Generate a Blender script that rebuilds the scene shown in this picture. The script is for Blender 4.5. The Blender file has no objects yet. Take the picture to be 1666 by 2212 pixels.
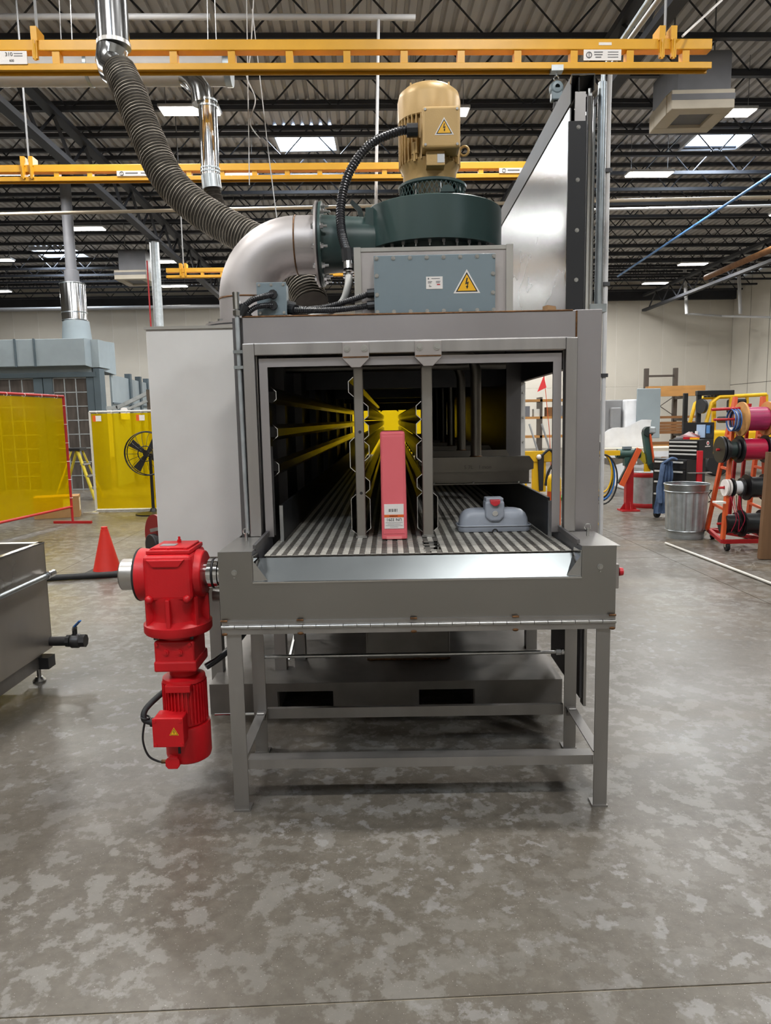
import bpy, bmesh, math, random
from mathutils import Vector, Matrix, Euler
random.seed(7)
sc = bpy.context.scene
COL = sc.collection
PI = math.pi
def V(*a): return Vector(a)
def hexc(h, a=1.0):
    h = h.lstrip('#'); o = []
    for i in (0, 2, 4):
        c = int(h[i:i+2], 16) / 255
        o.append(c / 12.92 if c <= .04045 else ((c + .055) / 1.055) ** 2.4)
    return (o[0], o[1], o[2], a)

# ------------------------------------------------------------------ camera
IMG_W, IMG_H, FPX = 1666, 2212, 1534.0
CAM = V(0, 0, 1.45)
def cam_basis(pitch, roll, yaw):
    p, r, y = map(math.radians, (pitch, roll, yaw))
    f = V(math.sin(y)*math.cos(p), math.cos(y)*math.cos(p), -math.sin(p))
    rt = V(math.cos(y), -math.sin(y), 0); up = rt.cross(f)
    return rt*math.cos(r) - up*math.sin(r), up*math.cos(r) + rt*math.sin(r), f
CR, CU, CF = cam_basis(7.4, 1.1, -0.55)
cd = bpy.data.cameras.new('camera'); cam = bpy.data.objects.new('camera', cd); COL.objects.link(cam)
cam.matrix_world = Matrix(((CR.x, CU.x, -CF.x, CAM.x), (CR.y, CU.y, -CF.y, CAM.y), (CR.z, CU.z, -CF.z, CAM.z), (0, 0, 0, 1)))
cd.sensor_fit = 'VERTICAL'; cd.sensor_height = 36.0; cd.lens = 36.0 * FPX / IMG_H
cd.clip_start = .05; cd.clip_end = 200
sc.camera = cam
# measured directions: where a sight line meets a plane of known Y, Z or X (used to take sizes off the place)
def ray(x, y): return CR*((x-833)/FPX) - CU*((y-1106)/FPX) + CF
def PY(x, y, Y): d = ray(x, y); return CAM + d*((Y-CAM.y)/d.y)
def PZ(x, y, Z): d = ray(x, y); return CAM + d*((Z-CAM.z)/d.z)
def PX(x, y, X): d = ray(x, y); return CAM + d*((X-CAM.x)/d.x)

# ------------------------------------------------------------------ world and exposure
w = bpy.data.worlds.new('hall_world'); sc.world = w; w.use_nodes = True
w.node_tree.nodes['Background'].inputs[0].default_value = (.75, .85, 1, 1)
w.node_tree.nodes['Background'].inputs[1].default_value = .6
sc.view_settings.view_transform = 'Standard'; sc.view_settings.look = 'None'
sc.view_settings.exposure = 0.18; sc.view_settings.gamma = 1.0; sc.view_settings.use_curve_mapping = False
cy = sc.cycles
cy.max_bounces = 5; cy.diffuse_bounces = 3; cy.glossy_bounces = 3; cy.transmission_bounces = 5; cy.transparent_max_bounces = 6
cy.caustics_reflective = False; cy.caustics_refractive = False; cy.sample_clamp_indirect = 6.0
cy.use_denoising = True; cy.use_adaptive_sampling = True; cy.adaptive_threshold = .08; cy.adaptive_min_samples = 10
LAMP_W = 130.0       # watts of each high-bay lamp

# ------------------------------------------------------------------ materials
MATS = {}
def new_mat(name):
    m = bpy.data.materials.new(name); m.use_nodes = True
    nt = m.node_tree; b = nt.nodes['Principled BSDF']
    MATS[name] = m
    return m, nt, b
def mat(name, col, rough=.5, metal=0., var=.0, scale=6., stretch=(1, 1, 1), bump=0., bscale=60., spec=.5, rvar=0., col2=None, alpha=1., trans=0., emit=None, estr=0.):
    """painted / moulded / metal surface: base colour with a procedural mottling of the thing's own colour"""
    if name in MATS: return MATS[name]
    m, nt, b = new_mat(name); N, L = nt.nodes, nt.links
    c = hexc(col)
    b.inputs['Roughness'].default_value = rough; b.inputs['Metallic'].default_value = metal
    b.inputs['Specular IOR Level'].default_value = spec
    tc = N.new('ShaderNodeTexCoord'); mp = N.new('ShaderNodeMapping'); mp.inputs['Scale'].default_value = stretch
    L.new(tc.outputs['Object'], mp.inputs[0])
    nz = N.new('ShaderNodeTexNoise'); nz.inputs['Scale'].default_value = scale; nz.inputs['Detail'].default_value = 4
    L.new(mp.outputs[0], nz.inputs['Vector'])
    rp = N.new('ShaderNodeValToRGB')
    if col2: d = hexc(col2)
    else: d = tuple(min(1, x*(1-var)) for x in c[:3]) + (1,)
    e = c if col2 else tuple(min(1, x*(1+var*.6)) for x in c[:3]) + (1,)
    rp.color_ramp.elements[0].position = .32; rp.color_ramp.elements[1].position = .68
    rp.color_ramp.elements[0].color = d; rp.color_ramp.elements[1].color = e
    L.new(nz.outputs[0], rp.inputs[0]); L.new(rp.outputs[0], b.inputs['Base Color'])
    if rvar:
        mr = N.new('ShaderNodeMapRange'); mr.inputs['To Min'].default_value = max(0, rough-rvar); mr.inputs['To Max'].default_value = min(1, rough+rvar)
        L.new(nz.outputs[0], mr.inputs['Value']); L.new(mr.outputs[0], b.inputs['Roughness'])
    if bump:
        n2 = N.new('ShaderNodeTexNoise'); n2.inputs['Scale'].default_value = bscale; n2.inputs['Detail'].default_value = 3
        L.new(mp.outputs[0], n2.inputs['Vector'])
        bp = N.new('ShaderNodeBump'); bp.inputs['Strength'].default_value = bump; bp.inputs['Distance'].default_value = .01
        L.new(n2.outputs[0], bp.inputs['Height']); L.new(bp.outputs[0], b.inputs['Normal'])
    if trans: b.inputs['Transmission Weight'].default_value = trans
    if alpha < 1: b.inputs['Alpha'].default_value = alpha
    if emit:
        b.inputs['Emission Color'].default_value = hexc(emit); b.inputs['Emission Strength'].default_value = estr
    return m
# stainless and mill steel
mat('stainless', 'c2c0bc', .34, 1, .10, 3, (1, 1, 1), .02, 120, rvar=.06)
mat('stainless_frame', 'aeabaa', .40, 1, .16, 9, (1, 1, .12), .02, 90, rvar=.08)
mat('stainless_pan', '989693', .36, 1, .05, 2, (1, 1, 1), rvar=.03)
mat('stainless_header', 'a8a4a6', .42, 1, .08, 2.5, (1, 1, 1), rvar=.05)
mat('stainless_dull', 'b0aaa8', .48, 1, .12, 5, (1, 1, 1), .03, 60, rvar=.06)
mat('elbow_steel', 'b6b1b0', .5, .85, .10, 4, (1, 1, 1), .02, 40, rvar=.06)
mat('polished', 'c4c6c8', .16, 1, .06, 4, (1, 1, .3), .02, 20, rvar=.05)
mat('plate_steel', '94979a', .27, 1, .14, 2.2, (1, .5, 1), .10, 2.0, rvar=.08)
mat('galvanised', 'a9b0b4', .34, 1, .16, 14, (1, 1, 1), .02, 40, rvar=.08)
mat('galv_dull', 'b4babd', .5, .6, .16, 14, rvar=.08)
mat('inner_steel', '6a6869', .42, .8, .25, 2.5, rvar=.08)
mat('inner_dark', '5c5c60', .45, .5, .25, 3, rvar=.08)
mat('rail_steel', '8a8681', .24, 1, .15, 5, (1, .1, 1), rvar=.06)
mat('manifold_steel', '6d6963', .4, 1, .15, 6, rvar=.05)
mat('post_steel', '9a9691', .42, 1, .14, 8, (1, 1, .2), rvar=.06)
mat('leg_steel', '9e9b98', .45, .9, .12, 8, (1, 1, .25), rvar=.06)
mat('skid_steel', '7f7b77', .5, .6, .22, 5, rvar=.06)
mat('weld', '6b4a2c', .55, .6, .5, 60)
mat('bolt_steel', 'b9b9b8', .28, 1, .08, 30)
mat('belt_link', 'dcd8d0', .42, .55, .15, 40)
mat('belt_rod', '6f6b66', .5, .6, .2, 40)
mat('pan_galv', '868c8f', .3, .9, .10, 2.2, (1, 1, 1), .03, 6, rvar=.06)
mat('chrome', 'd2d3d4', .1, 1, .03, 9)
# paint and plastic
mat('white_panel', 'e0dedb', .5, 0, .05, 5, rvar=.05)
mat('fan_green', '2f4442', .38, 0, .06, 6)
mat('fan_green_dark', '1c2b29', .5, 0, .1, 6)
mat('motor_tan', 'bb9a63', .42, .15, .08, 6, bump=.04, bscale=150)
mat('gear_red', 'c4121c', .42, 0, .06, 6, bump=.05, bscale=160)
mat('box_grey', '78868d', .42, 0, .03, 5)
mat('box_edge', '6d7b82', .45, 0, .03, 5)
mat('black_plastic', '17181b', .42, 0, .1, 30)
mat('black_rubber', '1b1c1e', .6, 0, .1, 20)
mat('black_conduit', '14151a', .32, 0, .1, 30)
mat('strip_black', '1f2023', .4, 0, .08, 8)
mat('guard_black', '222325', .42, 0, .1, 4)
mat('grey_conduit', 'a9a9a5', .5, 0, .06, 20)
mat('flex_duct', '4a4641', .5, .75, .2, 20)
mat('flex_duct_rib', '8a8378', .55, .5, .2, 20)
mat('pink_plastic', 'e36a72', .38, 0, .05, 3)
mat('pink_light', 'ee8a8a', .4, 0, .03, 5)
mat('vac_grey', '9aa0ab', .4, 0, .03, 6)
mat('vac_red', 'c0202c', .35, 0, .05, 10)
mat('label_white', 'e4dfdb', .55, 0, .02, 10)
mat('label_orange', 'e0601c', .55, 0, .02, 10)
mat('ink', '1c1b1d', .6, 0, .02, 10)
mat('ink_grey', '6b6a6c', .6, 0, .02, 10)
mat('sign_yellow', 'f0b51c', .45, 0, .03, 10)
mat('crane_yellow', 'd9a024', .4, 0, .06, 5)
mat('machine_yellow', 'e3b314', .42, 0, .06, 5)
mat('joist_dark', '34363c', .6, .1, .12, 3)
mat('deck_grey', 'cfcdcd', .65, .1, .10, 1.2, (1, .2, 1))
mat('pipe_white', 'c9cacc', .45, 0, .06, 3)
mat('pipe_grey', '8d8e90', .5, .2, .1, 3)
mat('pipe_blue', '4d7fb8', .45, 0, .06, 3)
mat('sprinkler_pipe', 'a79a86', .5, .1, .1, 3)
mat('hvac_dark', '77787d', .6, .1, .1, 3)
mat('hvac_cream', 'c8bfae', .55, 0, .06, 4)
mat('wall_cream', 'e4dfd4', .75, 0, .05, .7)
mat('wall_joint', 'eeeae2', .75, 0, .04, .7)
mat('wall_joint_dark', '6e685f', .8, 0, .15, 2)
mat('booth_blue', '94a0a6', .55, .1, .08, 2)
mat('booth_dark', '56646c', .55, .1, .10, 2)
mat('filter_brown', '57504b', .9, 0, .35, 9, (1, 1, .25))
mat('red_paint', 'b01f24', .45, 0, .06, 6)
mat('dark_red', '7c1219', .45, 0, .08, 6)
mat('orange_paint', 'd2582a', .45, 0, .08, 6)
mat('cone_red', 'd02a1e', .5, 0, .05, 8)
mat('fiberglass_yellow', 'c8b52b', .5, 0, .06, 8)
mat('aluminium', 'b6b7b8', .38, .9, .1, 10)
mat('cardboard', 'b08a62', .8, 0, .08, 6)
mat('wood_light', 'c58f50', .65, 0, .16, 8, (.25, 1, 1))
mat('wood_dark', '8d6037', .7, 0, .2, 8, (.25, 1, 1))
mat('wood_post', '6d4f34', .75, 0, .25, 9, (1, 1, .12))
mat('rack_steel', '5f5750', .5, .4, .1, 6)
mat('magenta_wire', 'a02a5a', .4, 0, .25, 40, (.15, 1, 1))
mat('crimson_wire', 'b0173f', .36, 0, .2, 40, (.15, 1, 1))
mat('black_wire', '1d2022', .4, 0, .3, 40, (.15, 1, 1))
mat('blue_wire', '2f66b0', .45, 0, .2, 30)
mat('pull_silver', 'd6d6d3', .35, .3, .04, 20)
mat('navy', '243c66', .45, 0, .2, 20)
mat('denim', '53698a', .9, 0, .2, 9, bump=.3, bscale=40)
mat('pvc_white', 'dcd9d2', .4, 0, .03, 4)
mat('pale_cloth', 'eef1f6', .8, 0, .08, 5, bump=.3, bscale=8)
mat('screen_white', 'd0cfca', .5, 0, .05, 6)
mat('grinder_green', '31504a', .4, .1, .1, 6)
mat('handle_blue', '2f74c8', .4, 0, .05, 6)
mat('valve_dark', '4a4a4c', .42, .8, .12, 10)
mat('tank_steel', 'b2aca4', .3, .8, .2, 2, (1, 1, .6), .05, 4, rvar=.07)
mat('green_mat', '3f8a3a', .8, 0, .2, 9)
mat('flag_red', 'ec3b3f', .6, 0, .04, 5)
mat('paper_blue', '9fb4cf', .7, 0, .05, 9)
def emis(name, col, s):
    m, nt, b = new_mat(name); N, L = nt.nodes, nt.links
    nz = N.new('ShaderNodeTexNoise'); nz.inputs['Scale'].default_value = 3
    mr = N.new('ShaderNodeMapRange'); mr.inputs['To Min'].default_value = s*.92; mr.inputs['To Max'].default_value = s*1.08
    L.new(nz.outputs[0], mr.inputs['Value']); L.new(mr.outputs[0], b.inputs['Emission Strength'])
    b.inputs['Base Color'].default_value = hexc('e8e8e8'); b.inputs['Emission Color'].default_value = hexc(col)
    m.cycles.emission_sampling = 'NONE'      # the lamp's own area light does the lighting
    return m
emis('lamp_glow', 'fff8ec', 9.0)
emis('skylight_glow', 'cfe3ff', 5.5)
# see-through amber welding film: coloured transparency with a glossy skin
def film():
    m, nt, b = new_mat('amber_film'); N, L = nt.nodes, nt.links
    tr = N.new('ShaderNodeBsdfTransparent'); tr.inputs[0].default_value = (.95, .74, .02, 1)
    b.inputs['Base Color'].default_value = hexc('e6bf00'); b.inputs['Roughness'].default_value = .22
    tl = N.new('ShaderNodeBsdfTranslucent'); tl.inputs[0].default_value = hexc('f2c800')
    nz = N.new('ShaderNodeTexNoise'); nz.inputs['Scale'].default_value = 1.6; nz.inputs['Detail'].default_value = 3
    tc = N.new('ShaderNodeTexCoord'); L.new(tc.outputs['Object'], nz.inputs['Vector'])
    bp = N.new('ShaderNodeBump'); bp.inputs['Strength'].default_value = .35; bp.inputs['Distance'].default_value = .05
    L.new(nz.outputs[0], bp.inputs['Height']); L.new(bp.outputs[0], b.inputs['Normal'])
    a = N.new('ShaderNodeMixShader'); a.inputs[0].default_value = .5; L.new(b.outputs[0], a.inputs[1]); L.new(tl.outputs[0], a.inputs[2])
    x = N.new('ShaderNodeMixShader'); x.inputs[0].default_value = .55; L.new(a.outputs[0], x.inputs[1]); L.new(tr.outputs[0], x.inputs[2])
    L.new(x.outputs[0], N['Material Output'].inputs[0])
film()
def concrete():
    m, nt, b = new_mat('concrete'); N, L = nt.nodes, nt.links
    g = N.new('ShaderNodeNewGeometry')
    def noise(s, d=4, r=.55, off=(0, 0, 0), sc=(1, 1, 1)):
        mp = N.new('ShaderNodeMapping'); mp.inputs['Location'].default_value = off; mp.inputs['Scale'].default_value = sc
        L.new(g.outputs['Position'], mp.inputs[0])
        n = N.new('ShaderNodeTexNoise'); n.inputs['Scale'].default_value = s; n.inputs['Detail'].default_value = d; n.inputs['Roughness'].default_value = r
        L.new(mp.outputs[0], n.inputs['Vector']); return n.outputs[0]
    def ramp(src, p0, p1, c0=(0, 0, 0, 1), c1=(1, 1, 1, 1)):
        r = N.new('ShaderNodeValToRGB'); e = r.color_ramp.elements
        e[0].position, e[1].position, e[0].color, e[1].color = p0, p1, c0, c1
        L.new(src, r.inputs[0]); return r.outputs[0]
    def mix(f, a, c):
        x = N.new('ShaderNodeMix'); x.data_type = 'RGBA'
        if isinstance(f, float): x.inputs[0].default_value = f
        else: L.new(f, x.inputs[0])
        for i, v in ((6, a), (7, c)):
            if isinstance(v, tuple): x.inputs[i].default_value = v
            else: L.new(v, x.inputs[i])
        return x.outputs[2]
    def mul(a, c):
        x = N.new('ShaderNodeMath'); x.operation = 'MULTIPLY'; L.new(a, x.inputs[0])
        if isinstance(c, float): x.inputs[1].default_value = c
        else: L.new(c, x.inputs[1])
        return x.outputs[0]
    base = ramp(noise(.75, 4), .35, .68, hexc('524c44'), hexc('69645b'))
    fine = ramp(noise(26, 4, .6, (3, 1, 0)), .3, .75, hexc('423c34'), hexc('6e685f'))
    col = mix(.35, base, fine)
    # worn sealer blotches, their own outline
    n1 = noise(9, 8, .66, (4.1, 2.2, 0)); reg = ramp(noise(.5, 2, .5, (1.2, 7.7, 0)), .34, .55)
    bl = mul(ramp(n1, .505, .55), reg)
    col = mix(mul(bl, .55), col, hexc('86847f'))
    n3 = noise(13, 6, .62, (9, 3, 0)); bl2 = mul(ramp(n3, .56, .61), ramp(noise(.8, 2, .5, (6, 1, 0)), .38, .55))
    col = mix(mul(bl2, .55), col, hexc('8b8a88'))
    dk = ramp(noise(1.6, 5, .6, (12, 5, 0)), .56, .74); col = mix(mul(dk, .35), col, hexc('38332b'))
    # rusty/ochre traffic staining in bands
    st = ramp(noise(.5, 4, .6, (3.3, 9.1, 0), (.5, 1.4, 1)), .52, .7); col = mix(mul(st, .22), col, hexc('9a8258'))
    sp = ramp(noise(210, 1, .4), .72, .75); col = mix(mul(sp, .5), col, hexc('b9b6b0'))
    L.new(col, b.inputs['Base Color'])
    mr = N.new('ShaderNodeMapRange'); mr.inputs['To Min'].default_value = .24; mr.inputs['To Max'].default_value = .50
    L.new(noise(2.1, 5, .6, (2, 2, 0)), mr.inputs['Value']); L.new(mr.outputs[0], b.inputs['Roughness'])
    b.inputs['Specular IOR Level'].default_value = .5
    bp = N.new('ShaderNodeBump'); bp.inputs['Strength'].default_value = .12; bp.inputs['Distance'].default_value = .004
    L.new(noise(40, 4, .6), bp.inputs['Height']); L.new(bp.outputs[0], b.inputs['Normal'])
concrete()
mat('joint_filler', 'a89c86', .7, 0, .2, 9)

# ------------------------------------------------------------------ geometry helpers
WLOC = {}
def frame_of(d):
    d = d.normalized(); a = V(0, 0, 1) if abs(d.z) < .95 else V(1, 0, 0)
    u = d.cross(a).normalized(); return u, d.cross(u).normalized(), d
class MB:
    def __init__(s, M=None): s.v = []; s.f = []; s.s = []; s.M = M
    def add(s, vs, fs, sm=False):
        b = len(s.v)
        s.v += [(s.M @ Vector(p)) if s.M else Vector(p) for p in vs]
        for f in fs: s.f.append(tuple(b+i for i in f)); s.s.append(sm)
        return s
    def box(s, x0, x1, y0, y1, z0, z1):
        return s.add([(x0, y0, z0), (x1, y0, z0), (x1, y1, z0), (x0, y1, z0), (x0, y0, z1), (x1, y0, z1), (x1, y1, z1), (x0, y1, z1)],
                     [(0, 3, 2, 1), (4, 5, 6, 7), (0, 1, 5, 4), (1, 2, 6, 5), (2, 3, 7, 6), (3, 0, 4, 7)])
    def cbox(s, c, d, rz=0, R=None):
        c = Vector(c); R = R or Matrix.Rotation(rz, 3, 'Z'); h = Vector(d)/2
        P = [c + R @ V(h.x*i, h.y*j, h.z*k) for k in (-1, 1) for i, j in ((-1, -1), (1, -1), (1, 1), (-1, 1))]
        return s.add(P, [(0, 3, 2, 1), (4, 5, 6, 7), (0, 1, 5, 4), (1, 2, 6, 5), (2, 3, 7, 6), (3, 0, 4, 7)])
    def bar(s, p0, p1, w, h=None, up=None):
        """square bar from p0 to p1, w across, h along 'up'"""
        h = h or w; p0, p1 = Vector(p0), Vector(p1); d = (p1-p0).normalized(); up = Vector(up) if up else (V(0, 0, 1) if abs(d.z) < .95 else V(0, 1, 0))
        u = d.cross(up).normalized(); n = u.cross(d).normalized()
        P = [p + u*(a*w/2) + n*(b*h/2) for p in (p0, p1) for a, b in ((-1, -1), (1, -1), (1, 1), (-1, 1))]
        return s.add(P, [(0, 3, 2, 1), (4, 5, 6, 7), (0, 1, 5, 4), (1, 2, 6, 5), (2, 3, 7, 6), (3, 0, 4, 7)])
    def cyl(s, p0, p1, r0, r1=None, n=16, cap=True, sm=True):
        p0, p1 = Vector(p0), Vector(p1); r1 = r0 if r1 is None else r1; u, v, d = frame_of(p1-p0)
        P = []; 
        for p, r in ((p0, r0), (p1, r1)):
            P += [p + (u*math.cos(2*PI*i/n) + v*math.sin(2*PI*i/n))*r for i in range(n)]
        s.add(P, [(i, (i+1) % n, n+(i+1) % n, n+i) for i in range(n)], sm)
        if cap: s.add(P, [tuple(range(n))[::-1], tuple(range(n, 2*n))])
        return s
    def tube(s, pts, r, n=8, cap=True, closed=False, sm=True):
        pts = [Vector(p) for p in pts]; m = len(pts); rr = r if isinstance(r, (list, tuple)) else [r]*m
        T = []
        for i in range(m):
            a = pts[(i-1) % m] if (closed or i) else pts[0]; b = pts[(i+1) % m] if (closed or i < m-1) else pts[-1]
            T.append((b-a).normalized())
        u, v, _ = frame_of(T[0]); P = []
        for i in range(m):
            if i:
                q = T[i-1].rotation_difference(T[i]); u = q @ u
            u = (u - T[i]*u.dot(T[i])).normalized(); v = T[i].cross(u)
            P += [pts[i] + (u*math.cos(2*PI*k/n) + v*math.sin(2*PI*k/n))*rr[i] for k in range(n)]
        F = [(i*n+k, i*n+(k+1) % n, (i+1)*n+(k+1) % n, (i+1)*n+k) for i in range(m-1) for k in range(n)]
        if closed: F += [((m-1)*n+k, (m-1)*n+(k+1) % n, (k+1) % n, k) for k in range(n)]
        s.add(P, F, sm)
        if cap and not closed: s.add(P, [tuple(range(n))[::-1], tuple(range((m-1)*n, m*n))])
        return s
    def lathe(s, o, ax, prof, n=24, sm=True, a0=0, a1=2*PI):
        o = Vector(o); u, v, d = frame_of(Vector(ax)); full = abs(a1-a0-2*PI) < 1e-6; k = n if full else n+1; m = len(prof); P = []
        for r, h in prof:
            P += [o + d*h + (u*math.cos(a0+(a1-a0)*i/n) + v*math.sin(a0+(a1-a0)*i/n))*r for i in range(k)]
        F = [(j*k+i, j*k+(i+1) % k, (j+1)*k+(i+1) % k, (j+1)*k+i) for j in range(m-1) for i in range(n)]
        return s.add(P, F, sm)
    def prism(s, poly, vec, sm=False):
        vec = Vector(vec); n = len(poly); P = [Vector(p) for p in poly]; P += [p+vec for p in P]
        return s.add(P, [tuple(range(n))[::-1], tuple(range(n, 2*n))] + [(i, (i+1) % n, n+(i+1) % n, n+i) for i in range(n)], sm)
    def strip(s, sect, y0, y1, th=.002, org=(0, 0)):
        """thin bent sheet: section polyline in XZ swept along Y"""
        n = len(sect); P = []
        for y in (y0, y1):
            for k in (0, 1):
                for i in range(n):
                    a = sect[max(0, i-1)]; b = sect[min(n-1, i+1)]; dx, dz = b[0]-a[0], b[1]-a[1]; l = math.hypot(dx, dz) or 1
                    P.append((org[0]+sect[i][0] - dz/l*th*k, y, org[1]+sect[i][1] + dx/l*th*k))
        F = []
        for i in range(n-1):
            F += [(i, i+1, 2*n+i+1, 2*n+i), (n+i+1, n+i, 3*n+i, 3*n+i+1), (i+1, i, n+i, n+i+1), (2*n+i, 2*n+i+1, 3*n+i+1, 3*n+i)]
        F += [(0, 2*n, 3*n, n), (n-1, 2*n-1, 4*n-1, 3*n-1)]
        return s.add(P, F)
    def ball(s, c, r, n=12, m=8, sq=(1, 1, 1)):
        c = Vector(c); P = []
        for j in range(m+1):
            t = PI*j/m
            P += [c + V(r*sq[0]*math.sin(t)*math.cos(2*PI*i/n), r*sq[1]*math.sin(t)*math.sin(2*PI*i/n), r*sq[2]*math.cos(t)) for i in range(n)]
        return s.add(P, [(j*n+i, j*n+(i+1) % n, (j+1)*n+(i+1) % n, (j+1)*n+i) for j in range(m) for i in range(n)], True)
    def torus(s, c, ax, R, r, n=24, m=8):
        c = Vector(c); u, v, d = frame_of(Vector(ax))
        return s.tube([c + (u*math.cos(2*PI*i/n) + v*math.sin(2*PI*i/n))*R for i in range(n)], r, m, closed=True)
    def frame_rect(s, x0, x1, z0, z1, wd, y0, y1, bottom=False):
        s.box(x0, x0+wd, y0, y1, z0, z1); s.box(x1-wd, x1, y0, y1, z0, z1); s.box(x0+wd, x1-wd, y0, y1, z1-wd, z1)
        if bottom: s.box(x0+wd, x1-wd, y0, y1, z0, z0+wd)
        return s
    def build(s, name, m, parent=None, bevel=0, seg=2, origin=None, label=None):
        me = bpy.data.meshes.new(name)
        o = bpy.data.objects.new(name, me); COL.objects.link(o)
        if parent is not None: w0 = WLOC[parent.name]
        else: w0 = Vector(origin) if origin is not None else V(0, 0, 0)
        me.from_pydata([p-w0 for p in s.v], [], s.f)
        bm = bmesh.new(); bm.from_mesh(me); bmesh.ops.remove_doubles(bm, verts=bm.verts, dist=1e-6); bmesh.ops.recalc_face_normals(bm, faces=bm.faces); bm.to_mesh(me); bm.free()
        if len(me.polygons) == len(s.s): me.polygons.foreach_set('use_smooth', s.s)
        else: me.polygons.foreach_set('use_smooth', [any(s.s)]*len(me.polygons))
        if any(s.s): me.set_sharp_from_angle(angle=math.radians(40))
        me.materials.append(MATS[m])
        if parent is not None: o.parent = parent
        else: o.location = w0
        WLOC[o.name] = w0
        if bevel:
            b = o.modifiers.new('soft_edges', 'BEVEL'); b.width = bevel; b.segments = seg; b.limit_method = 'ANGLE'; b.angle_limit = math.radians(35)
        if label: o['label'] = label
        return o
def tag(o, label, cat, group=None):
    o['label'] = label; o['category'] = cat
    if group: o['group'] = group
    return o
def thing(name, loc, label, cat, group=None):
    o = bpy.data.objects.new(name, None); COL.objects.link(o); o.location = Vector(loc); o.empty_display_size = .1
    WLOC[o.name] = Vector(loc); return tag(o, label, cat, group)
def struct(o): o['kind'] = 'structure'; return o
def stuff(o): o['kind'] = 'stuff'; return o
def copy_to(src, parent, off):
    c = src.copy(); COL.objects.link(c); c.parent = parent; c.location = Vector(src.location) + Vector(off); WLOC[c.name] = WLOC[src.name]; return c
def copy_tree(src, off, label=None, group=None):
    r = src.copy(); COL.objects.link(r); r.location = src.location + Vector(off); WLOC[r.name] = WLOC[src.name] + Vector(off)
    if label: r['label'] = label
    if group: r['group'] = group
    for ch in list(src.children):
        if ch.type == 'LIGHT': continue
        c = ch.copy(); COL.objects.link(c); c.parent = r; WLOC[c.name] = WLOC[r.name]
        for g in ch.children:
            d = g.copy(); COL.objects.link(d); d.parent = c; WLOC[d.name] = WLOC[r.name]
    return r
def text(body, name, m, parent, c, size, xdir=(1, 0, 0), ydir=(0, 0, 1), ext=.0004):
    cu = bpy.data.curves.new(name, 'FONT'); cu.body = body; cu.size = size; cu.align_x = 'CENTER'; cu.align_y = 'CENTER'; cu.extrude = ext
    tmp = bpy.data.objects.new(name, cu); cu.materials.append(MATS[m])
    me = bpy.data.meshes.new_from_object(tmp); bpy.data.objects.remove(tmp); bpy.data.curves.remove(cu)
    o = bpy.data.objects.new(name, me); COL.objects.link(o); o.parent = parent
    x, y = Vector(xdir).normalized(), Vector(ydir).normalized(); z = x.cross(y)
    mm = Matrix((x, y, z)).transposed().to_4x4(); mm.translation = Vector(c) - WLOC[parent.name]; o.matrix_local = mm
    WLOC[o.name] = WLOC[parent.name]; return o
def bez(p0, p1, p2, p3, n=12):
    p0, p1, p2, p3 = map(Vector, (p0, p1, p2, p3)); out = []
    for i in range(n+1):
        t = i/n; out.append(p0*(1-t)**3 + p1*3*t*(1-t)**2 + p2*3*t*t*(1-t) + p3*t**3)
    return out
def spline(pts, n=6):
    pts = [Vector(p) for p in pts]; out = []
    for i in range(len(pts)-1):
        a, b, c, d = pts[max(0, i-1)], pts[i], pts[i+1], pts[min(len(pts)-1, i+2)]
        for k in range(n):
            t = k/n; out.append(.5*((2*b) + (c-a)*t + (2*a-5*b+4*c-d)*t*t + (3*b-a-3*c+d)*t**3))
    return out + [pts[-1]]
def corrugated(path, r, pitch, depth, n=14, per=4):
    """ribbed hose along a path: radius swings between r and r-depth"""
    path = [Vector(p) for p in path]; L = [0]
    for a, b in zip(path, path[1:]): L.append(L[-1] + (b-a).length)
    k = max(6, int(L[-1]/pitch)*per); P, R = [], []
    j = 0
    for i in range(k+1):
        s = L[-1]*i/k
        while j < len(L)-2 and L[j+1] < s: j += 1
        t = (s-L[j])/max(1e-9, L[j+1]-L[j]); P.append(path[j].lerp(path[j+1], min(1, t)))
        R.append(r - depth*(.5 - .5*math.cos(2*PI*i/per)))
    return MB().tube(P, R, n)
def hexbolt(mb, c, d, r=.009, h=.008):
    c = Vector(c); d = Vector(d).normalized(); mb.cyl(c, c+d*h*.25, r*1.5, n=14); mb.cyl(c+d*h*.25, c+d*h, r, n=6, sm=False); return mb
# ================================================================== THE HALL
YAW = .043        # the hall stands a little askew to the machine
def askew(o):
    R = Matrix.Rotation(YAW, 3, 'Z'); o.location = R @ o.location; o.rotation_euler[2] += YAW; return o
XL, XR, YB, YF, ZD = -24.0, 17.3, 33.0, -9.0, 7.55
# floor: poured slabs with filled saw cuts between them
fl = askew(struct(MB().box(XL, XR, YF, YB, -.15, -.004).build('floor', 'joint_filler')))
xs = [XL, -15.2, -9.1, -3.05, 3.1, 9.3, XR]; ys = [YF, -4.2, 1.615, 7.05, 12.6, 18.2, 24, 29, YB]
for i in range(len(xs)-1):
    for j in range(len(ys)-1):
        g = .003
        def q(x, y): return (x, y, 0)
        P = [q(xs[i]+g, ys[j]+g), q(xs[i+1]-g, ys[j]+g), q(xs[i+1]-g, ys[j+1]-g), q(xs[i]+g, ys[j+1]-g)]
        MB().add([(p[0], p[1], -.06) for p in P] + P, [(0, 3, 2, 1), (4, 5, 6, 7), (0, 1, 5, 4), (1, 2, 6, 5), (2, 3, 7, 6), (3, 0, 4, 7)]).build('slab', 'concrete', fl)
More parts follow.
